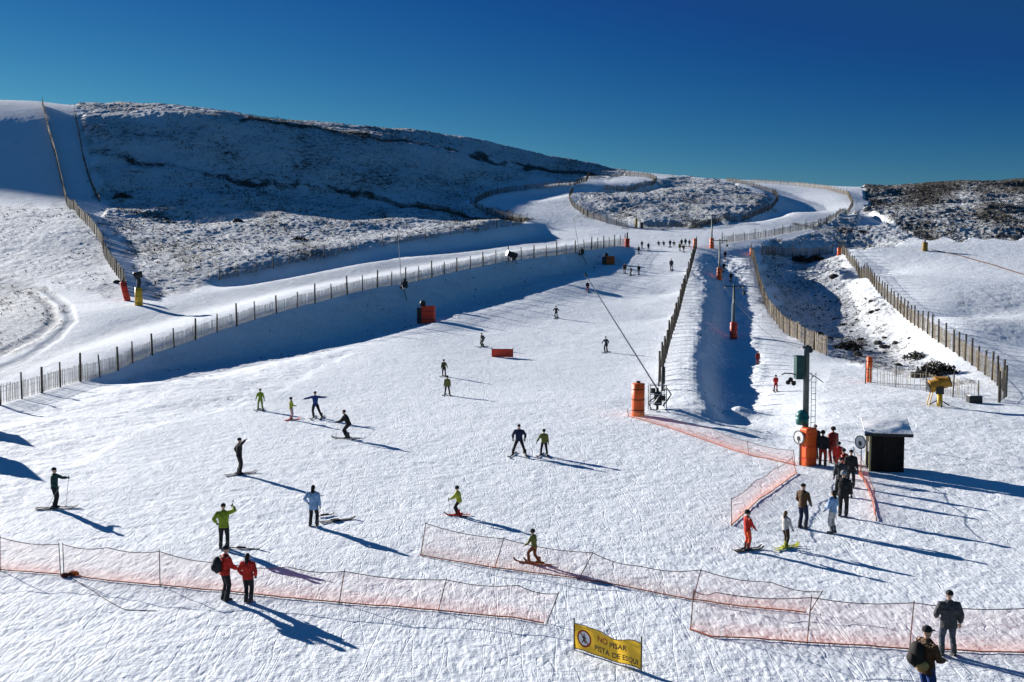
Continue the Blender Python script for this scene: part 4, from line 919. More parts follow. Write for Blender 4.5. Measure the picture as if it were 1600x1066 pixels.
# small rocks broken through the snow between the lane fence and the right slope fence
GUL = [(1210, 425), (1262, 420), (1295, 412), (1330, 440), (1395, 500), (1470, 585), (1440, 588), (1345, 565), (1300, 545), (1235, 505)]
k = 0
while k < 46:
    px, py = 1200 + 280 * rng.rand(), 415 + 175 * rng.rand()
    if not inpoly(np.array([px]), np.array([py]), GUL)[0]: continue
    b = at(px, py, 150); s = .18 + .38 * rng.rand() ** 2; m = MB(); m.ball((0, 0, 0), (s * 1.3, s, s * .65), 9, 6)
    m.v = [tuple(Vector(v) * (.75 + .5 * rng.rand())) for v in m.v]
    o_ = m.build('rock', M_ROCK); o_.location = b + Vector((0, 0, s * .1)); o_.rotation_euler = (0, 0, 6.28 * rng.rand()); tag(o_, 'small dark rock poking through the snow in the gully', 'rock', 'small rocks scattered in the gully'); k += 1
# ------------------------------------------------------------------ people
M_SKIN = mat('skin', (0.52, 0.31, 0.22), 0.55, 0.06, 10)
M_GLOVE = mat('dark_gloves', (0.02, 0.02, 0.024), 0.7)
M_BOOT = mat('ski_boot_shell', (0.03, 0.03, 0.035), 0.4, spec=.4)
M_EYE = mat('eye', (0.02, 0.015, 0.01), 0.3)
M_GOG = mat('goggle_lens', (0.03, 0.02, 0.03), 0.15, spec=.7)
_cm = {}
def cloth(c, rough=.75):
    if c not in _cm: _cm[c] = mat('cloth_%s' % COLN.get(c, 'fabric'), c, rough, 0.28, 9, bump=.06)
    return _cm[c]
BLACK = (0.018, 0.018, 0.021); CHAR = (0.045, 0.047, 0.052); NAVY = (0.012, 0.018, 0.06); RED = (0.50, 0.02, 0.012); DRED = (0.30, 0.018, 0.012)
LIME = (0.22, 0.30, 0.02); OLIVE = (0.16, 0.16, 0.04); LBLUE = (0.22, 0.36, 0.58); BLUE = (0.02, 0.05, 0.20); BROWN = (0.09, 0.045, 0.02); DBROWN = (0.035, 0.02, 0.012)
ORED = (0.62, 0.07, 0.02); PALE = (0.50, 0.48, 0.46); PINK = (0.45, 0.30, 0.32); TEAL = (0.01, 0.05, 0.042); TAN = (0.42, 0.27, 0.10); BLUEGR = (0.05, 0.065, 0.09); YELG = (0.38, 0.40, 0.04); HAIR = (0.012, 0.008, 0.006); WHITE = (0.7, 0.7, 0.72); GREY = (0.22, 0.23, 0.25)
COLN = {BLACK: 'black', CHAR: 'charcoal', NAVY: 'navy', RED: 'red', DRED: 'dark_red', LIME: 'lime', OLIVE: 'olive', LBLUE: 'light_blue', BLUE: 'blue', BROWN: 'brown', DBROWN: 'dark_brown', ORED: 'orange_red', PALE: 'pale_grey', PINK: 'pale_pink', TEAL: 'teal', TAN: 'tan', BLUEGR: 'blue_grey', YELG: 'yellow_green', HAIR: 'dark_hair', WHITE: 'white', GREY: 'grey'}
def fuse(mb, m, voxel, name, smooth_it=2):
    """one continuous skin over the limbs"""
    me = mb.mesh('tmp', None); o = bpy.data.objects.new('tmp', me); COL.objects.link(o)
    r = o.modifiers.new('r', 'REMESH'); r.mode = 'VOXEL'; r.voxel_size = voxel; r.use_smooth_shade = True
    s = o.modifiers.new('s', 'SMOOTH'); s.iterations = smooth_it; s.factor = .5
    dg = bpy.context.evaluated_depsgraph_get(); out = bpy.data.meshes.new_from_object(o.evaluated_get(dg)); bpy.data.objects.remove(o); bpy.data.meshes.remove(me)
    out.name = name; out.materials.clear()
    for mm in (m if isinstance(m, (list, tuple)) else [m]): out.materials.append(mm)
    return out
def child(name, me, parent):
    o = bpy.data.objects.new(name, me); COL.objects.link(o); o.parent = parent; return o
def ik(a, b, l1, l2, pole):
    a = Vector(a); b = Vector(b); d = b - a; D = min(d.length, (l1 + l2) * .999); dn = d.normalized(); b = a + dn * D
    x = (l1 * l1 - l2 * l2 + D * D) / (2 * D); h = math.sqrt(max(0, l1 * l1 - x * x))
    p = Vector(pole); p = (p - dn * p.dot(dn)).normalized()
    return a + dn * x + p * h, b
def ski_mesh(L):
    m = MB(); P = []
    n = 14
    for i in range(n + 1):
        y = -L * .45 + L * i / n; k = i / n
        w_ = .045 + .012 * abs(k - .5) * 2; z = .015 + (.10 * max(0, (k - .88) / .12) ** 1.6) + .02 * max(0, (.05 - k) / .05)
        if k > .93: w_ *= .75
        P.append((y, w_, z))
    for y, w_, z in P: m.v += [(-w_, y, z - .008), (w_, y, z - .008), (w_, y, z + .008), (-w_, y, z + .008)]
    for i in range(n):
        for k in range(4): m.f.append((i * 4 + k, (i + 1) * 4 + k, (i + 1) * 4 + (k + 1) % 4, i * 4 + (k + 1) % 4))
    m.f += [(0, 1, 2, 3), (n * 4 + 3, n * 4 + 2, n * 4 + 1, n * 4)]
    m.box((0, -.02, .05), (.07, .34, .05))
    return m
PEOPLE = []
def person(px, py, label, h=1.75, yaw=0, Yh=None, top=BLACK, legs=BLACK, hat=BLACK, hatk='hat', boots=None, lean=0, stance=.13, feet=None, hands=None, bend=0.0, skis=None, plow=0, skicol=None,
           poles=None, hair=None, bulk=1.0, skirt=0.0, head=0, group=None, glovem=None, sit=False, vox=None, hip=(0, 0), topn='jacket', Yfix=None):
    b = at(px, py, Yh)
    if Yfix: b = Yfix
    dist = b.y; S = h / 1.75
    v = vox or (0.016 if dist < 45 else 0.022 if dist < 75 else 0.032 if dist < 130 else 0.045)
    rz = math.radians(yaw)
    root_loc = Vector((b.x, b.y, b.z)) 
    lift = (.06 if skis else .0)
    def W(p): return Vector(p) * S
    # skeleton (metres for a 1.75 m figure, facing +y)
    ff = feet or ((-stance, 0), (stance, 0)); mx = max(math.hypot(abs(f[0]) - .095, f[1]) for f in ff)
    hz = .11 + lift / 2 + math.sqrt(max(.3, .853 ** 2 - mx ** 2)) - bend * .30 - (.50 if sit else 0)
    hipc = Vector((hip[0], hip[1] - bend * .16, hz)); la = math.radians(lean)
    up = Vector((0, math.sin(la), math.cos(la))); fw = Vector((0, math.cos(la), -math.sin(la)))
    chest = hipc + up * .34; shc = hipc + up * .50; neck = hipc + up * .565; headc = neck + (up * .4 + Vector((0, .12 * math.sin(la) + .03, .6))).normalized() * .135
    feet = feet or ((-stance, 0), (stance, 0))
    ft = [Vector((f[0], f[1], .09 + lift / 2)) for f in feet]
    hp = [hipc + Vector((s * .095, 0, -.02)) for s in (-1, 1)]
    if sit: ft = [Vector((-.14, .55, .08)), Vector((.14, .55, .08))]
    kn = [];
    for i in (0, 1):
        k_, f_ = ik(hp[i], ft[i], .44, .43, (0.12 * (-1, 1)[i], 1, .1)); kn.append(k_)
        ft[i] = f_
    sh = [shc + Vector((s * .185 * (1 + .05 * bulk), 0, -.03)) for s in (-1, 1)]
    hands = hands or ((-.30, .06, .86), (.30, .06, .86))
    hd = []; el = []
    for i, s in ((0, -1), (1, 1)):
        hx = Vector(hands[i]); e_, w_ = ik(sh[i], hx, .30, .265, (s * .7, -.8, -.35)); el.append(e_); hd.append(w_)
    # body
    m = MB()
    def L(pts, rad, n=10, side=None): m.loft([W(p) for p in pts], [(r[0] * S, r[1] * S) if isinstance(r, tuple) else r * S for r in rad], n, side)
    def blob(c, r): m.ball(W(c), tuple(q * S for q in (r if isinstance(r, tuple) else (r, r, r))), 14, 9)
    L([hipc - up * .06, hipc + up * .10, chest, shc, neck], [(.14, .11), (.14, .10), (.16, .115), (.15, .10), (.06, .06)], 14, (1, 0, 0))
    L([neck - up * .04, headc], [.055, .055])
    hf = Vector((math.sin(math.radians(head)), math.cos(math.radians(head)), 0)) * 1.0; hs = Vector((hf.y, -hf.x, 0))
    blob(headc + Vector((0, 0, .025)), (.078, .09, .105)); blob(headc + hf * .035 - Vector((0, 0, .035)), (.058, .062, .072))
    if v < .03:
        L([headc + hf * .085 + Vector((0, 0, .012)), headc + hf * .115 - Vector((0, 0, .018))], [.012, .018], 6)
        for s in (-1, 1): blob(headc + hs * s * .082 - Vector((0, 0, .0)), (.014, .022, .032))
    for i in (0, 1):
        L([sh[i], el[i], hd[i]], [.055, .043, .03]); blob(sh[i], .062)
        L([hp[i], (hp[i] + kn[i]) / 2, kn[i]], [.088, .075, .055]); L([kn[i], kn[i].lerp(ft[i], .35), ft[i]], [.055, .056, .04])
        fd = Vector((ft[i] - kn[i]).to_2d().to_3d()); L([ft[i] + Vector((0, -.07, -.04)), ft[i] + Vector((0, .15, -.055))], [(.042, .04), (.045, .028)], 8)
        fore = (hd[i] - el[i]).normalized(); pc = hd[i] + fore * .045
        L([hd[i], pc, pc + fore * .04], [(.026, .02), (.042, .02), (.038, .016)], 8)
    body = fuse(m, [M_SKIN, glovem or M_GLOVE, M_EYE], v * .85, 'person')
    # fingers and face details join the body surface
    fm = MB(); marks = []
    if dist < 130:
        for i, s in ((0, -1), (1, 1)):
            fore = (hd[i] - el[i]).normalized(); a_ = fore.orthogonal().normalized(); sd = fore.cross(Vector((0, 0, 1)));
            sd = sd.normalized() if sd.length > .1 else a_; dn = sd.cross(fore).normalized()
            if dn.z > 0: dn = -dn
            root = hd[i] + fore * .075
            for k, ln in enumerate((.068, .078, .073, .056)):
                o_ = sd * (k - 1.5) * .021; c = .55 if not poles else 1.25
                p0 = root + o_; p1 = p0 + (fore * math.cos(.3 * c) + dn * math.sin(.3 * c)) * ln * .45; p2 = p1 + (fore * math.cos(c) + dn * math.sin(c)) * ln * .35; p3 = p2 + (fore * math.cos(1.7 * c) + dn * math.sin(1.7 * c)) * ln * .25
                fm.loft([W(p) for p in (p0 - fore * .02, p0, p1, p2, p3)], [r * S for r in (.011, .0115, .0105, .0095, .007)], 6)
            t0 = hd[i] + fore * .03 - sd * s * .036; t1 = t0 - sd * s * .022 + fore * .03 + dn * .008; t2 = t1 + fore * .028 + dn * .016
            fm.loft([W(p) for p in (t0 + sd * s * .02, t0, t1, t2)], [r * S for r in (.012, .013, .0115, .008)], 6)
    em = MB()
    if dist < 70 and hatk != 'helmet':
        for s in (-1, 1): em.ball(W(headc + hf * .088 + hs * s * .032 + Vector((0, 0, .022))), .010 * S, 8, 5)
        em.ball(W(headc + hf * .092 - Vector((0, 0, .052))), (.022 * S, .008 * S, .005 * S), 8, 5)
    bm = bmesh.new(); bm.from_mesh(body); n0 = len(bm.faces)
    for f in bm.faces:
        c = f.calc_center_median()
        for i in (0, 1):
            w_ = W(hd[i]); 
            if (c - w_).dot((W(hd[i]) - W(el[i])).normalized()) > -.005 and (c - w_).length < .16 * S: f.material_index = 1
    for src, mi in ((fm, 1), (em, 2)):
        if not src.v: continue
        vs = [bm.verts.new(p) for p in src.v]
        for f in src.f:
            try: q = bm.faces.new([vs[k] for k in f]); q.material_index = mi; q.smooth = True
            except ValueError: pass
    bm.to_mesh(body); bm.free()
    ob = bpy.data.objects.new('person', body); COL.objects.link(ob); ob.location = root_loc; ob.rotation_euler = (0, 0, rz)
    tag(ob, label, 'person', group)
    # jacket
    m = MB(); B_ = bulk
    hem = hipc - up * (.10 + skirt)
    L([hem, hipc - up * .02, hipc + up * .12, chest, shc - up * .02, shc + up * .045, neck + up * .02], [(.185 * B_, .15 * B_), (.18 * B_, .145 * B_), (.165 * B_, .135 * B_), (.195 * B_, .15 * B_), (.195, .13), (.12, .10), (.075, .075)], 16, (1, 0, 0))
    for i in (0, 1):
        cu0 = hd[i] - (hd[i] - el[i]).normalized() * .01
        L([sh[i].lerp(shc, .25), sh[i], sh[i].lerp(el[i], .5), el[i], el[i].lerp(cu0, .5), cu0], [.085, .088 * B_, .078 * B_, .068 * B_, .064 * B_, .052], 10)
    child(topn, fuse(m, cloth(top), v, 'jacket'), ob)
    # trousers
    m = MB(); L([hipc - up * .13, hipc + up * .02, hipc + up * .07], [(.13, .11), (.155, .13), (.14, .11)], 14, (1, 0, 0))
    for i in (0, 1): L([hp[i], hp[i].lerp(kn[i], .5), kn[i], kn[i].lerp(ft[i], .5), ft[i] + Vector((0, 0, .02))], [.112, .102, .082, .078, .082], 10)
    child('trousers', fuse(m, cloth(legs), v, 'trousers'), ob)
    for i in (0, 1):
        m = MB(); yw = math.radians((plow if i == 0 else -plow)); d = Vector((-math.sin(-yw) * (1 if i == 0 else 1), math.cos(yw), 0))
        L([ft[i] + Vector((0, 0, .24)), ft[i] + Vector((0, 0, .08)), ft[i] + Vector((0, .0, -.0)) - d * .02], [(.062, .07), (.062, .075), (.06, .085)], 10)
        L([ft[i] - d * .10 + Vector((0, 0, -.035)), ft[i] + d * .02 + Vector((0, 0, -.03)), ft[i] + d * .19 + Vector((0, 0, -.045))], [(.052, .045), (.056, .055), (.045, .03)], 10)
        child('boot', fuse(m, cloth(boots, .45) if boots else M_BOOT, v * .8, 'boot', 1), ob)
    # headgear and hair
    hc = headc + Vector((0, 0, .03))
    if hair:
        m = MB()
        L([hc + Vector((0, 0, .02)) - hf * .02, hc - hf * .07 - Vector((0, 0, .10)), hc - hf * .10 - Vector((0, 0, .22)), hc - hf * .11 - Vector((0, 0, .33))], [(.085, .08), (.085, .05), (.08, .04), (.03, .02)], 10, tuple(hs))
        m.ball(W(hc - hf * .012), (.092 * S, .10 * S, .108 * S), 14, 8)
        bm = fuse(m, cloth(hair), v * .7, 'hair'); child('hair', bm, ob)
    if hatk:
        m = MB(); hcc = hc - hf * .008 + Vector((0, 0, .028))
        r = .098 if hatk != 'helmet' else .122
        prof = [(-.25, 1.0), (.1, 1.02), (.45, .93), (.75, .68), (.95, .3), (1.02, .05)] if hatk != 'helmet' else [(-.55, .9), (-.1, 1.0), (.4, .94), (.7, .72), (.9, .4), (.98, .05)]
        m.loft([W(hcc + Vector((0, 0, r * a))) for a, _ in prof], [(r * q * S, r * 1.1 * q * S) for _, q in prof], 16, (1, 0, 0))
        if hatk == 'cap': m.loft([W(hcc + hf * .07 + Vector((0, 0, -.01))), W(hcc + hf * .19 - Vector((0, 0, .03)))], [(.075 * S, .012 * S), (.055 * S, .008 * S)], 10, tuple(hs))
        nm = {'helmet': 'helmet', 'cap': 'cap', 'crop': 'hair'}.get(hatk, 'hat')
        me_ = m.mesh(nm, cloth(hat, .4 if hatk == 'helmet' else .85), True); hto = child(nm, me_, ob)
        if hatk == 'helmet' and dist < 75:
            m = MB(); c = headc + hf * .075 + Vector((0, 0, .02)); m.ball(W(c), (.07 * S, .045 * S, .035 * S), 12, 6); child('goggles', m.mesh('goggles', M_GOG, True), hto)
    # skis follow the snow under each boot
    if skis:
        Ls = skis
        for i in (0, 1):
            yw = math.radians((plow if i == 0 else -plow)) * -1
            me_ = ski_mesh(Ls).mesh('ski', cloth(skicol or BLACK, .4)); so_ = child('ski', me_, ob)
            R = Matrix.Rotation(rz + yw, 3, 'Z'); d = R @ Vector((0, 1, 0)); fp = root_loc + Matrix.Rotation(rz, 3, 'Z') @ W((ft[i].x, ft[i].y, 0))
            za = float(base_h(fp.x - d.x * Ls * .4, fp.y - d.y * Ls * .4)); zb = float(base_h(fp.x + d.x * Ls * .5, fp.y + d.y * Ls * .5)); pit = math.atan2(zb - za, Ls * .9)
            zc = max(gz(fp.x, fp.y), gz(fp.x + d.x * .6, fp.y + d.y * .6) - math.tan(pit) * .6, gz(fp.x - d.x * .4, fp.y - d.y * .4) + math.tan(pit) * .4)
            so_.location = Vector((ft[i].x * S, ft[i].y * S, min(zc - root_loc.z + .015, .09 * S))); so_.rotation_euler = Matrix.Rotation(yw, 3, 'Z').to_euler()
            so_.rotation_euler = (Matrix.Rotation(yw, 3, 'Z') @ Matrix.Rotation(pit, 3, 'X')).to_euler()
    if poles:
        R = Matrix.Rotation(rz, 3, 'Z')
        for i in (0, 1):
            tip = poles[i]
            if tip is None: continue
            hw = root_loc + R @ W(hd[i] + (hd[i] - el[i]).normalized() * .07); tw = root_loc + R @ W((tip[0], tip[1], 0))
            if len(tip) == 2: tw.z = gz(tw.x, tw.y) + .01
            else: tw = root_loc + R @ W(tip)
            v_ = tw - hw; q = MB(); q.tube(Vector((0, 0, 0)) - v_.normalized() * .06, v_, .012, .008, 6)
            po = bpy.data.objects.new('ski_pole', None); COL.objects.link(po); po.location = hw
            q.build('shaft', M_STEEL, po); g = MB(); g.tube(-v_.normalized() * .09, v_.normalized() * .06, .02, .017, 8); g.build('grip', M_RUB, po)
            g = MB(); g.loft([v_ - v_.normalized() * .09, v_ - v_.normalized() * .08], [.045, .045], 10); g.build('basket', M_RUB, po)
            tag(po, '%s ski pole of the %s' % (('left-hand', 'right-hand')[i], label.split(',')[0].split(' standing')[0].split(' with')[0][:60]), 'ski pole', 'ski poles held by skiers')
    PEOPLE.append(ob)
    return ob, root_loc, rz, S
def backpack(res, m_, label, size=1.0, off=(0, -.20, 1.22)):
    ob, loc, rz, S = res; m = MB(); m.ball((0, -.06, 0), (.17 * size, .13 * size, .25 * size), 14, 9); t = thing('backpack', label, 'backpack', loc + Matrix.Rotation(rz, 3, 'Z') @ (Vector(off) * S), rz)
    m.build('bag', m_, t, True); q = MB(); q.ball((0, -.17 * size, -.06), (.11 * size, .06 * size, .11 * size), 12, 8); q.build('front_pocket', m_, t, True)
    for s in (-1, 1): MB().path([(s * .09, 0, .2 * size), (s * .13, .12, .23 * size), (s * .14, .27, .12), (s * .13, .30, -.02), (s * .13, .2, -.18), (s * .1, 0, -.2)], .018).build('strap', M_STRAP, t)

# foreground visitors
person(1481, 1026, 'man in a bulky dark grey coat seen from behind at lower right', 1.8, -4, top=CHAR, legs=BLUEGR, hat=BLACK, bulk=1.25, skirt=.08, stance=.16, hands=((-.26, .20, 1.02), (.31, .03, .90)), glovem=M_SKIN)
Yc = 20.6; bx = ray(1446, 1095)[0] * Yc; DZ = 1.54
# the timber viewing deck at the foot of the lodge, just under the picture, that this visitor stands on
t = thing('viewing_deck', 'timber viewing deck below the bottom edge, under the person in the peaked cap', 'deck', (bx + .3, Yc - 1.6, gz(bx, Yc)))
m = MB()
for i in range(22): m.box((-2.4 + i * .23, 0, DZ - .02), (.215, 4.0, .04))
m.build('planks', M_WOOD, t)
for sx in (-2.2, 0, 2.3):
    for sy in (-1.8, 1.8): MB().box((sx, sy, DZ / 2 - .2), (.14, .14, DZ + .3)).build('leg', M_POST, t)
MB().box((0, 1.9, DZ - .13), (4.9, .06, .18)).build('beam', M_POST, t)
r = person(1444, 1095, 'person in a black peaked cap facing right, cut off by the bottom edge', 1.76, -72, Yfix=Vector((bx, Yc, gz(bx, Yc) + DZ)), top=BROWN, legs=BLUE, hat=BLACK, hatk='cap', bulk=1.12, skirt=.05, hands=((-.16, .34, 1.14), (.18, .30, 1.10)), glovem=M_SKIN)
backpack(r, mat('black_pack', (.02, .018, .016), .8), 'black rucksack on the back of the person in the peaked cap', 1.15)
m = MB(); m.ball((0, 0, 0), (.14, .10, .12), 12, 8); t = thing('waist_bag', 'tan bag at the hip of the person in the peaked cap', 'bag', r[1] + Vector((-.16, -.18, 1.02)), 0); m.build('pouch', mat('tan_canvas', (.42, .27, .10), .8), t, True); MB().path([(-.1, 0, .08), (-.05, .05, .3), (.12, .1, .42)], .014).build('strap', M_STRAP, t)
r = person(352, 938, 'person in a red jacket with a black rucksack, left of the two red jackets', 1.72, -50, top=RED, legs=BLACK, hat=BLACK, bulk=1.15, lean=4, hands=((-.10, .36, 1.06), (.22, .34, 1.04)), stance=.12)
backpack(r, mat('black_pack_cloth', (.02, .02, .024), .8), 'black rucksack on the back of the red-jacketed person', 1.1)
person(388, 941, 'shorter person in a red jacket seen from behind, right of the two red jackets', 1.56, -10, top=RED, legs=BLACK, hatk=None, hair=HAIR, stance=.09, bulk=1.12, hands=((-.24, .10, .96), (.26, .08, .96)))
person(350, 858, 'skier in a lime green jacket with the right arm raised, just behind the red jackets', 1.68, 4, top=LIME, legs=BLACK, hat=BLACK, bulk=1.15, stance=.13, hands=((-.30, .10, 1.02), (.34, .12, 1.66)), poles=(None, (.34, .3, 1.9)))
person(86, 795, 'skier in dark teal at the left edge pointing right with both poles planted', 1.72, -80, top=TEAL, legs=BLACK, hat=BLACK, bulk=1.05, hands=((-.16, .50, 1.34), (.2, .16, 1.0)), poles=((-.10, .42), (.3, -.3)), skis=1.75, stance=.1, head=0)
person(374, 742, 'black-clad skier with one arm raised on the left of the slope', 1.75, -60, top=BLACK, legs=BLACK, hat=BLACK, hands=((-.30, .0, 1.0), (.30, .25, 1.74)), skis=1.6, stance=.12, lean=3)
person(490, 823, 'girl in a light blue coat with long dark hair, back turned', 1.66, -8, top=LBLUE, legs=BLACK, hatk=None, hair=HAIR, bulk=1.12, skirt=.12, stance=.15, hands=((-.30, .1, 1.02), (.30, .0, .84)))
person(716, 806, 'child in a yellow-green jacket and red ski boots facing left', 1.28, 80, top=YELG, legs=BLACK, hat=BLACK, hatk='helmet', boots=RED, hands=((-.2, .45, 1.0), (.2, .35, .96)), skis=1.1, skicol=RED, plow=8, bend=.3, lean=10, poles=((-.2, .4), None), bulk=1.15)
person(834, 881, 'child in a yellow-green vest striding left beside the slack net', 1.25, 62, top=OLIVE, legs=DBROWN, hat=BLACK, hatk='helmet', hands=((-.26, .36, .96), (.24, .20, .90)), feet=((-.10, .22), (.10, -.26)), skis=1.15, lean=8, bend=.15, topn='vest')
person(811, 712, 'adult in a navy jacket snow-ploughing with legs wide, left of a pair', 1.66, 176, top=NAVY, legs=BLACK, hat=BLACK, bulk=1.15, stance=.36, plow=-12, skis=1.6, hands=((-.34, .10, .96), (.34, .10, .96)), lean=5)
person(850, 713, 'child in an olive yellow jacket snow-ploughing, right of the pair', 1.38, 172, top=OLIVE, legs=BLACK, hat=BLACK, hatk='helmet', bulk=1.15, stance=.22, plow=-12, skis=1.2, hands=((-.30, .05, .86), (.50, .16, .92)), lean=5)
person(543, 686, 'tall skier in black leaning forward to the left with poles held out', 1.80, 82, top=BLACK, legs=BLACK, hat=BLACK, bulk=1.05, lean=24, bend=.45, hands=((-.14, .56, .98), (.2, .50, .94)), poles=((-.14, .9), (.3, .8)), skis=1.75, stance=.14, plow=4)
person(493, 654, 'instructor in blue with both arms spread wide', 1.76, 176, top=BLUE, legs=BLACK, hat=BLACK, stance=.30, feet=((-.42, .0), (.12, .0)), hands=((-.74, .05, 1.40), (.74, .08, 1.26)), skis=1.6, lean=4)
person(455, 657, 'small child with yellow bib and pale pink trousers, arms folded', 1.42, -60, top=YELG, legs=PINK, hat=BLACK, hatk='helmet', hands=((-.08, .34, 1.12), (.16, .30, 1.16)), skis=1.1, skicol=RED, boots=DRED, stance=.1)
person(407, 641, 'child in an all lime green suit, farthest left of the lesson', 1.40, 178, top=LIME, legs=LIME, hat=OLIVE, hatk='helmet', stance=.2, plow=-10, skis=1.1, hands=((-.36, .06, .92), (.38, .06, .90)))
person(699, 618, 'child in an olive jacket, lower of two in line on the slope', 1.42, 178, top=OLIVE, legs=BLACK, hat=BLACK, hatk='helmet', stance=.22, plow=-12, skis=1.1, bulk=1.15)
person(694, 589, 'child in a dark olive jacket, upper of two in line on the slope', 1.42, 168, top=(0.05, 0.055, 0.02), legs=BLACK, hat=BLACK, hatk='helmet', stance=.16, plow=-8, skis=1.1, hands=((-.40, .05, .92), (.28, .12, .86)), lean=10)
person(754, 542, 'dark skier crouching above the red crash banner', 1.62, 130, top=CHAR, legs=BLACK, hat=BLACK, lean=22, bend=.5, skis=1.5, stance=.16)
person(869, 497, 'dark skier turning in the middle of the run', 1.62, 165, top=BLACK, legs=BLACK, hat=BLACK, lean=14, bend=.3, skis=1.6, stance=.16, hands=((-.40, .2, 1.0), (.40, .2, 1.0)))
person(947, 550, 'dark skier descending near the leaning snow lance', 1.66, 150, top=BLUEGR, legs=BLACK, hat=BLACK, lean=12, bend=.25, skis=1.6, stance=.14, hands=((-.36, .3, 1.0), (.36, .3, 1.0)))
person(918, 456, 'small skier just below the tip of the leaning snow lance', 1.55, 175, top=BLACK, legs=DRED, hat=BLACK, stance=.14, skis=1.4)
person(1049, 423, 'tall skier in black alone high on the run', 1.95, 160, top=CHAR, legs=BLACK, hat=GREY, stance=.14, skis=1.7, lean=8)
person(976, 427, 'skier in brown, left of a group of three high on the run', 1.66, 170, top=BROWN, legs=DBROWN, hat=BROWN, bulk=1.25, skis=1.4)
person(986, 431, 'skier in black, middle of a group of three high on the run', 1.62, 110, top=BLACK, legs=CHAR, hat=BLACK, lean=12, bend=.3, skis=1.4)
person(998, 429, 'skier in black, right of a group of three high on the run', 1.60, 175, top=BLACK, legs=BLACK, hat=BLACK, stance=.1, skis=1.4)
far = [(998, 397, 1.55, BLACK, 'child below the others at the top left of the run'), (1003, 388, 1.5, CHAR, 'skier in grey standing highest at the left of the top group'), (1013, 392, 1.6, NAVY, 'skier in navy right of the grey one at the top of the run'),
       (1047, 387, 1.6, BLACK, 'skier standing among those sitting at the top of the run'), (1062, 392, 1.55, OLIVE, 'skier in olive, lowest of the top right group'), (1068, 394, 1.5, BLACK, 'skier in black beside the olive one, lowest of the top right group'),
       (1065, 386, 1.65, BLACK, 'skier in black behind the olive one at the top right group'), (1071, 385, 1.6, TEAL, 'skier in teal in the back of the top right group'), (1077, 386, 1.5, CHAR, 'skier in grey nearest the orange post at the top of the run')]
for i, (x, y, hh, c, lb) in enumerate(far): person(x, y, lb, hh, 150 + 25 * (i % 3), Yh=205, top=c, legs=BLACK, hat=BLACK, skis=1.3, stance=.13, group='skiers at the top of the run')
for x, lb in ((1029, 'leftmost of the skiers sitting in the snow at the top of the run'), (1037, 'second from left of the skiers sitting in the snow at the top of the run'), (1053, 'rightmost of the skiers sitting in the snow at the top of the run')):
    person(x, 385, lb, 1.6, 180, Yh=208, top=BLACK, legs=BLACK, hat=BLACK, sit=True, hands=((-.34, .1, .5), (.34, .1, .5)), group='skiers at the top of the run')
# drag lane
person(1212, 612, 'child in a red suit riding up the drag lane, nearest in the lane', 1.35, -8, Yh=84, top=RED, legs=DRED, hat=BLACK, hatk='helmet', skis=1.1, stance=.15, hands=((-.14, .25, 1.0), (.14, .25, 1.0)))
person(1184, 571, 'child in dark red riding up the drag lane, second from the bottom', 1.35, 0, Yh=102, top=DRED, legs=DRED, hat=BLACK, hatk='helmet', skis=1.1, stance=.14)
person(1142, 441, 'skier in black on the drag lane beside the second pylon', 1.7, 0, top=BLACK, legs=DBROWN, hat=BLACK, skis=1.6)
person(1131, 424, 'skier in black higher up the drag lane right of the second pylon', 1.7, 0, top=BLACK, legs=BLACK, hat=BLACK, skis=1.6)
person(1133, 405, 'skier in black highest on the drag lane', 1.7, 0, top=BLACK, legs=BLACK, hat=BLACK, skis=1.6, lean=10)
# queue
person(1167, 860, 'child in a bright red ski suit at the left end of the queue', 1.45, -70, top=RED, legs=ORED, hat=BLACK, hatk='helmet', hands=((-.14, .30, 1.0), (.18, .30, 1.0)), skis=1.25, stance=.10)
person(1227, 857, 'child with brown hair, pale grey vest and yellow skis in the queue', 1.38, -62, top=PALE, legs=DBROWN, hatk=None, hair=BROWN, hands=((-.18, .28, .96), (.20, .26, .94)), feet=((-.12, .12), (.12, -.08)), skis=1.2, skicol=YELG, boots=YELG, topn='vest')
person(1254, 826, 'man in a brown jacket and navy trousers waiting in the queue', 1.78, -50, top=BROWN, legs=NAVY, hat=HAIR, hatk='crop', hands=((-.2, .2, .98), (.24, .18, .98)), stance=.13)
person(1301, 834, 'woman in a light blue jacket and pale trousers in the queue', 1.68, 40, top=LBLUE, legs=PALE, hatk=None, hair=HAIR, hands=((-.22, .22, .98), (.24, .20, .98)), stance=.11)
person(1317, 808, 'large person in black standing before the bunched net in the queue', 1.88, -30, top=BLACK, legs=BLACK, hat=GREY, hatk='helmet', bulk=1.2, stance=.12)
person(1313, 775, 'person in dark grey behind the large black-clad one in the queue', 1.7, -20, top=CHAR, legs=BLACK, hat=BLACK, bulk=1.1)
person(1321, 748, 'child in a red jacket and dark trousers bending near the head of the queue', 1.5, 40, top=DRED, legs=BLACK, hat=BLACK, hatk='helmet', lean=18, bend=.3, bulk=1.1)
person(1329, 762, 'slim person in black between the bending child and the bunched net in the queue', 1.72, -20, top=BLACK, legs=BLACK, hat=BLACK)
person(1285, 729, 'person in a black jacket and red trousers beside the orange lift pad', 1.78, -30, top=BLACK, legs=DRED, hat=BLACK, hatk='helmet', bulk=1.15)
person(1301, 724, 'person in an all red ski suit at the head of the queue', 1.84, 20, top=DRED, legs=DRED, hat=BLACK, hatk='helmet', bulk=1.15)
person(1273, 718, 'person in black hidden partly behind the orange lift pad', 1.8, 10, top=BLACK, legs=BLACK, hat=BLACK)
person(1310, 737, 'child in red with a dark helmet, third at the head of the queue', 1.45, -20, top=RED, legs=DRED, hat=BLACK, hatk='helmet')

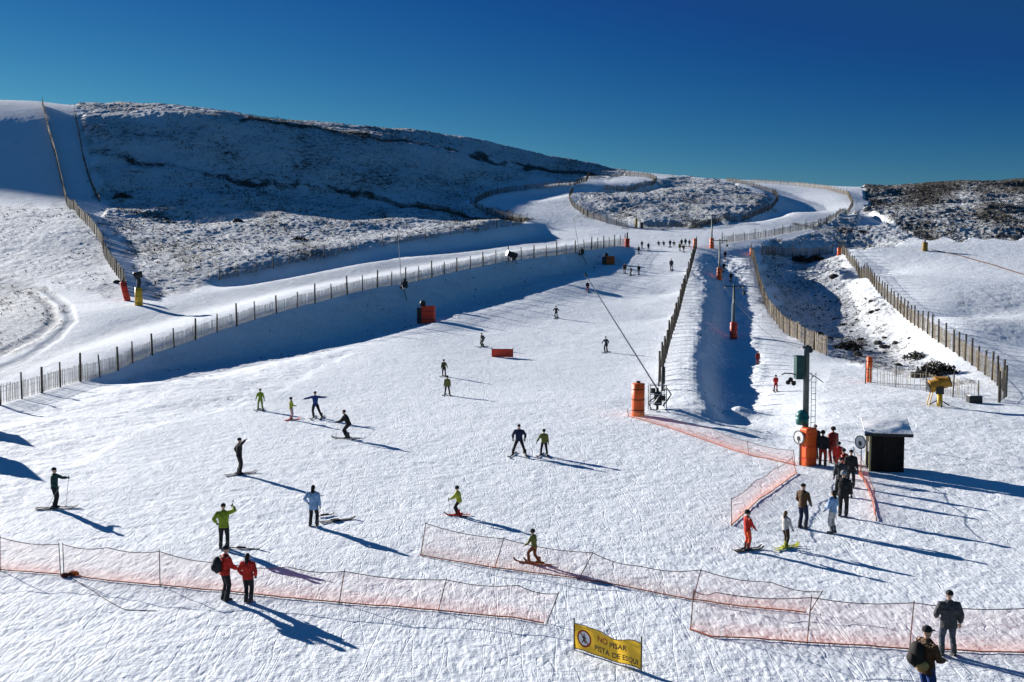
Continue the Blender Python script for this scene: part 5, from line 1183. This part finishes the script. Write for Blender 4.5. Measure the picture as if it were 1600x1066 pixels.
# skis left lying on the snow
def lying_skis(px, py, rz, L_, c, label, n=2):
    b = at(px, py)
    for i in range(n):
        a = rz + .10 * i; d = Vector((-math.sin(a), math.cos(a), 0)); q = b + Vector((d.y, -d.x, 0)) * (.16 * i)
        z = max(gz(q.x + d.x * k, q.y + d.y * k) for k in (-.5, 0, .5)); o_ = ski_mesh(L_).build('ski', cloth(c, .4)); o_.location = (q.x, q.y, z + .01)
        za = float(base_h(q.x - d.x, q.y - d.y)); zb = float(base_h(q.x + d.x, q.y + d.y))
        o_.rotation_euler = (Matrix.Rotation(a, 3, 'Z') @ Matrix.Rotation(math.atan2(zb - za, 2), 3, 'X')).to_euler(); tag(o_, label + (', the left one' if i == 0 else ', the right one'), 'ski', 'skis lying on the snow')
lying_skis(524, 814, math.radians(-68), 1.5, BLACK, 'black ski lying beside the girl in light blue')
lying_skis(508, 807, math.radians(-58), .75, BLACK, 'short black ski lying nearest the girl in light blue', 1)
lying_skis(378, 858, math.radians(-100), 1.5, BLACK, 'black ski lying behind the shorter red jacket', 1)

# ------------------------------------------------------------------ heather and rock tufts poking through the thin snow
def tufts():
    r_ = np.random.RandomState(5); C = []; tri = []
    flat_c = COV.copy(); flat_c[YY < 60] *= (COV[YY < 60] > .1)
    du = np.gradient(us)[None, :]; dy = np.gradient(ys)[:, None]
    area = du * YY * dy; dens = np.clip(flat_c, 0, 1) ** 1.3 * (YY > 40) * (np.abs(UU) < .62) * area
    clump = np.clip(fbm(XX / 7, YY / 9, 3, 300) * 3.2 - 1.15, 0.03, 1); dens = dens * clump
    # closer tufts are seen larger, far ones merge: keep the number in hand
    dens = dens / (YY / 150) ** 1.0
    pr = (dens / dens.sum()).ravel(); k = r_.choice(len(pr), 42000, p=pr)
    X = XX.ravel()[k]; Y = YY.ravel()[k]; Z = ZZ.ravel()[k]; cov = COV.ravel()[k]
    X = X + r_.randn(len(X)) * .12; Y = Y + r_.randn(len(X)) * .25
    s = (.08 + .17 * r_.rand(len(X)) ** 2) * np.clip(Y / 130, .8, 1.6) * (0.75 + .5 * cov)
    V = []; F = []
    nb = 5
    for j in range(nb):
        a = r_.rand(len(X)) * 6.28; tl = .5 + .8 * r_.rand(len(X)); wd = .30 + .25 * r_.rand(len(X))
        ox = np.cos(a) * s * .8; oy = np.sin(a) * s * .8
        p0 = np.stack([X - oy * wd, Y + ox * wd, Z - .06], -1); p1 = np.stack([X + oy * wd, Y - ox * wd, Z - .06], -1); p2 = np.stack([X + ox * 1.4, Y + oy * 1.4, Z + s * tl], -1)
        V.append(np.stack([p0, p1, p2], 1))
    V = np.concatenate(V).reshape(-1, 3); F = np.arange(len(V)).reshape(-1, 3)
    me_ = np_mesh('heather', V, F); me_.materials.append(mat('heather', (0.03, 0.026, 0.019), .9, .4, .6, col2=(0.09, 0.075, 0.05)))
    o_ = bpy.data.objects.new('heather_scrub', me_); COL.objects.link(o_); o_['kind'] = 'stuff'; o_['label'] = 'brown heather and scrub poking through thin snow on the rough slopes'; o_['category'] = 'scrub'
tufts()
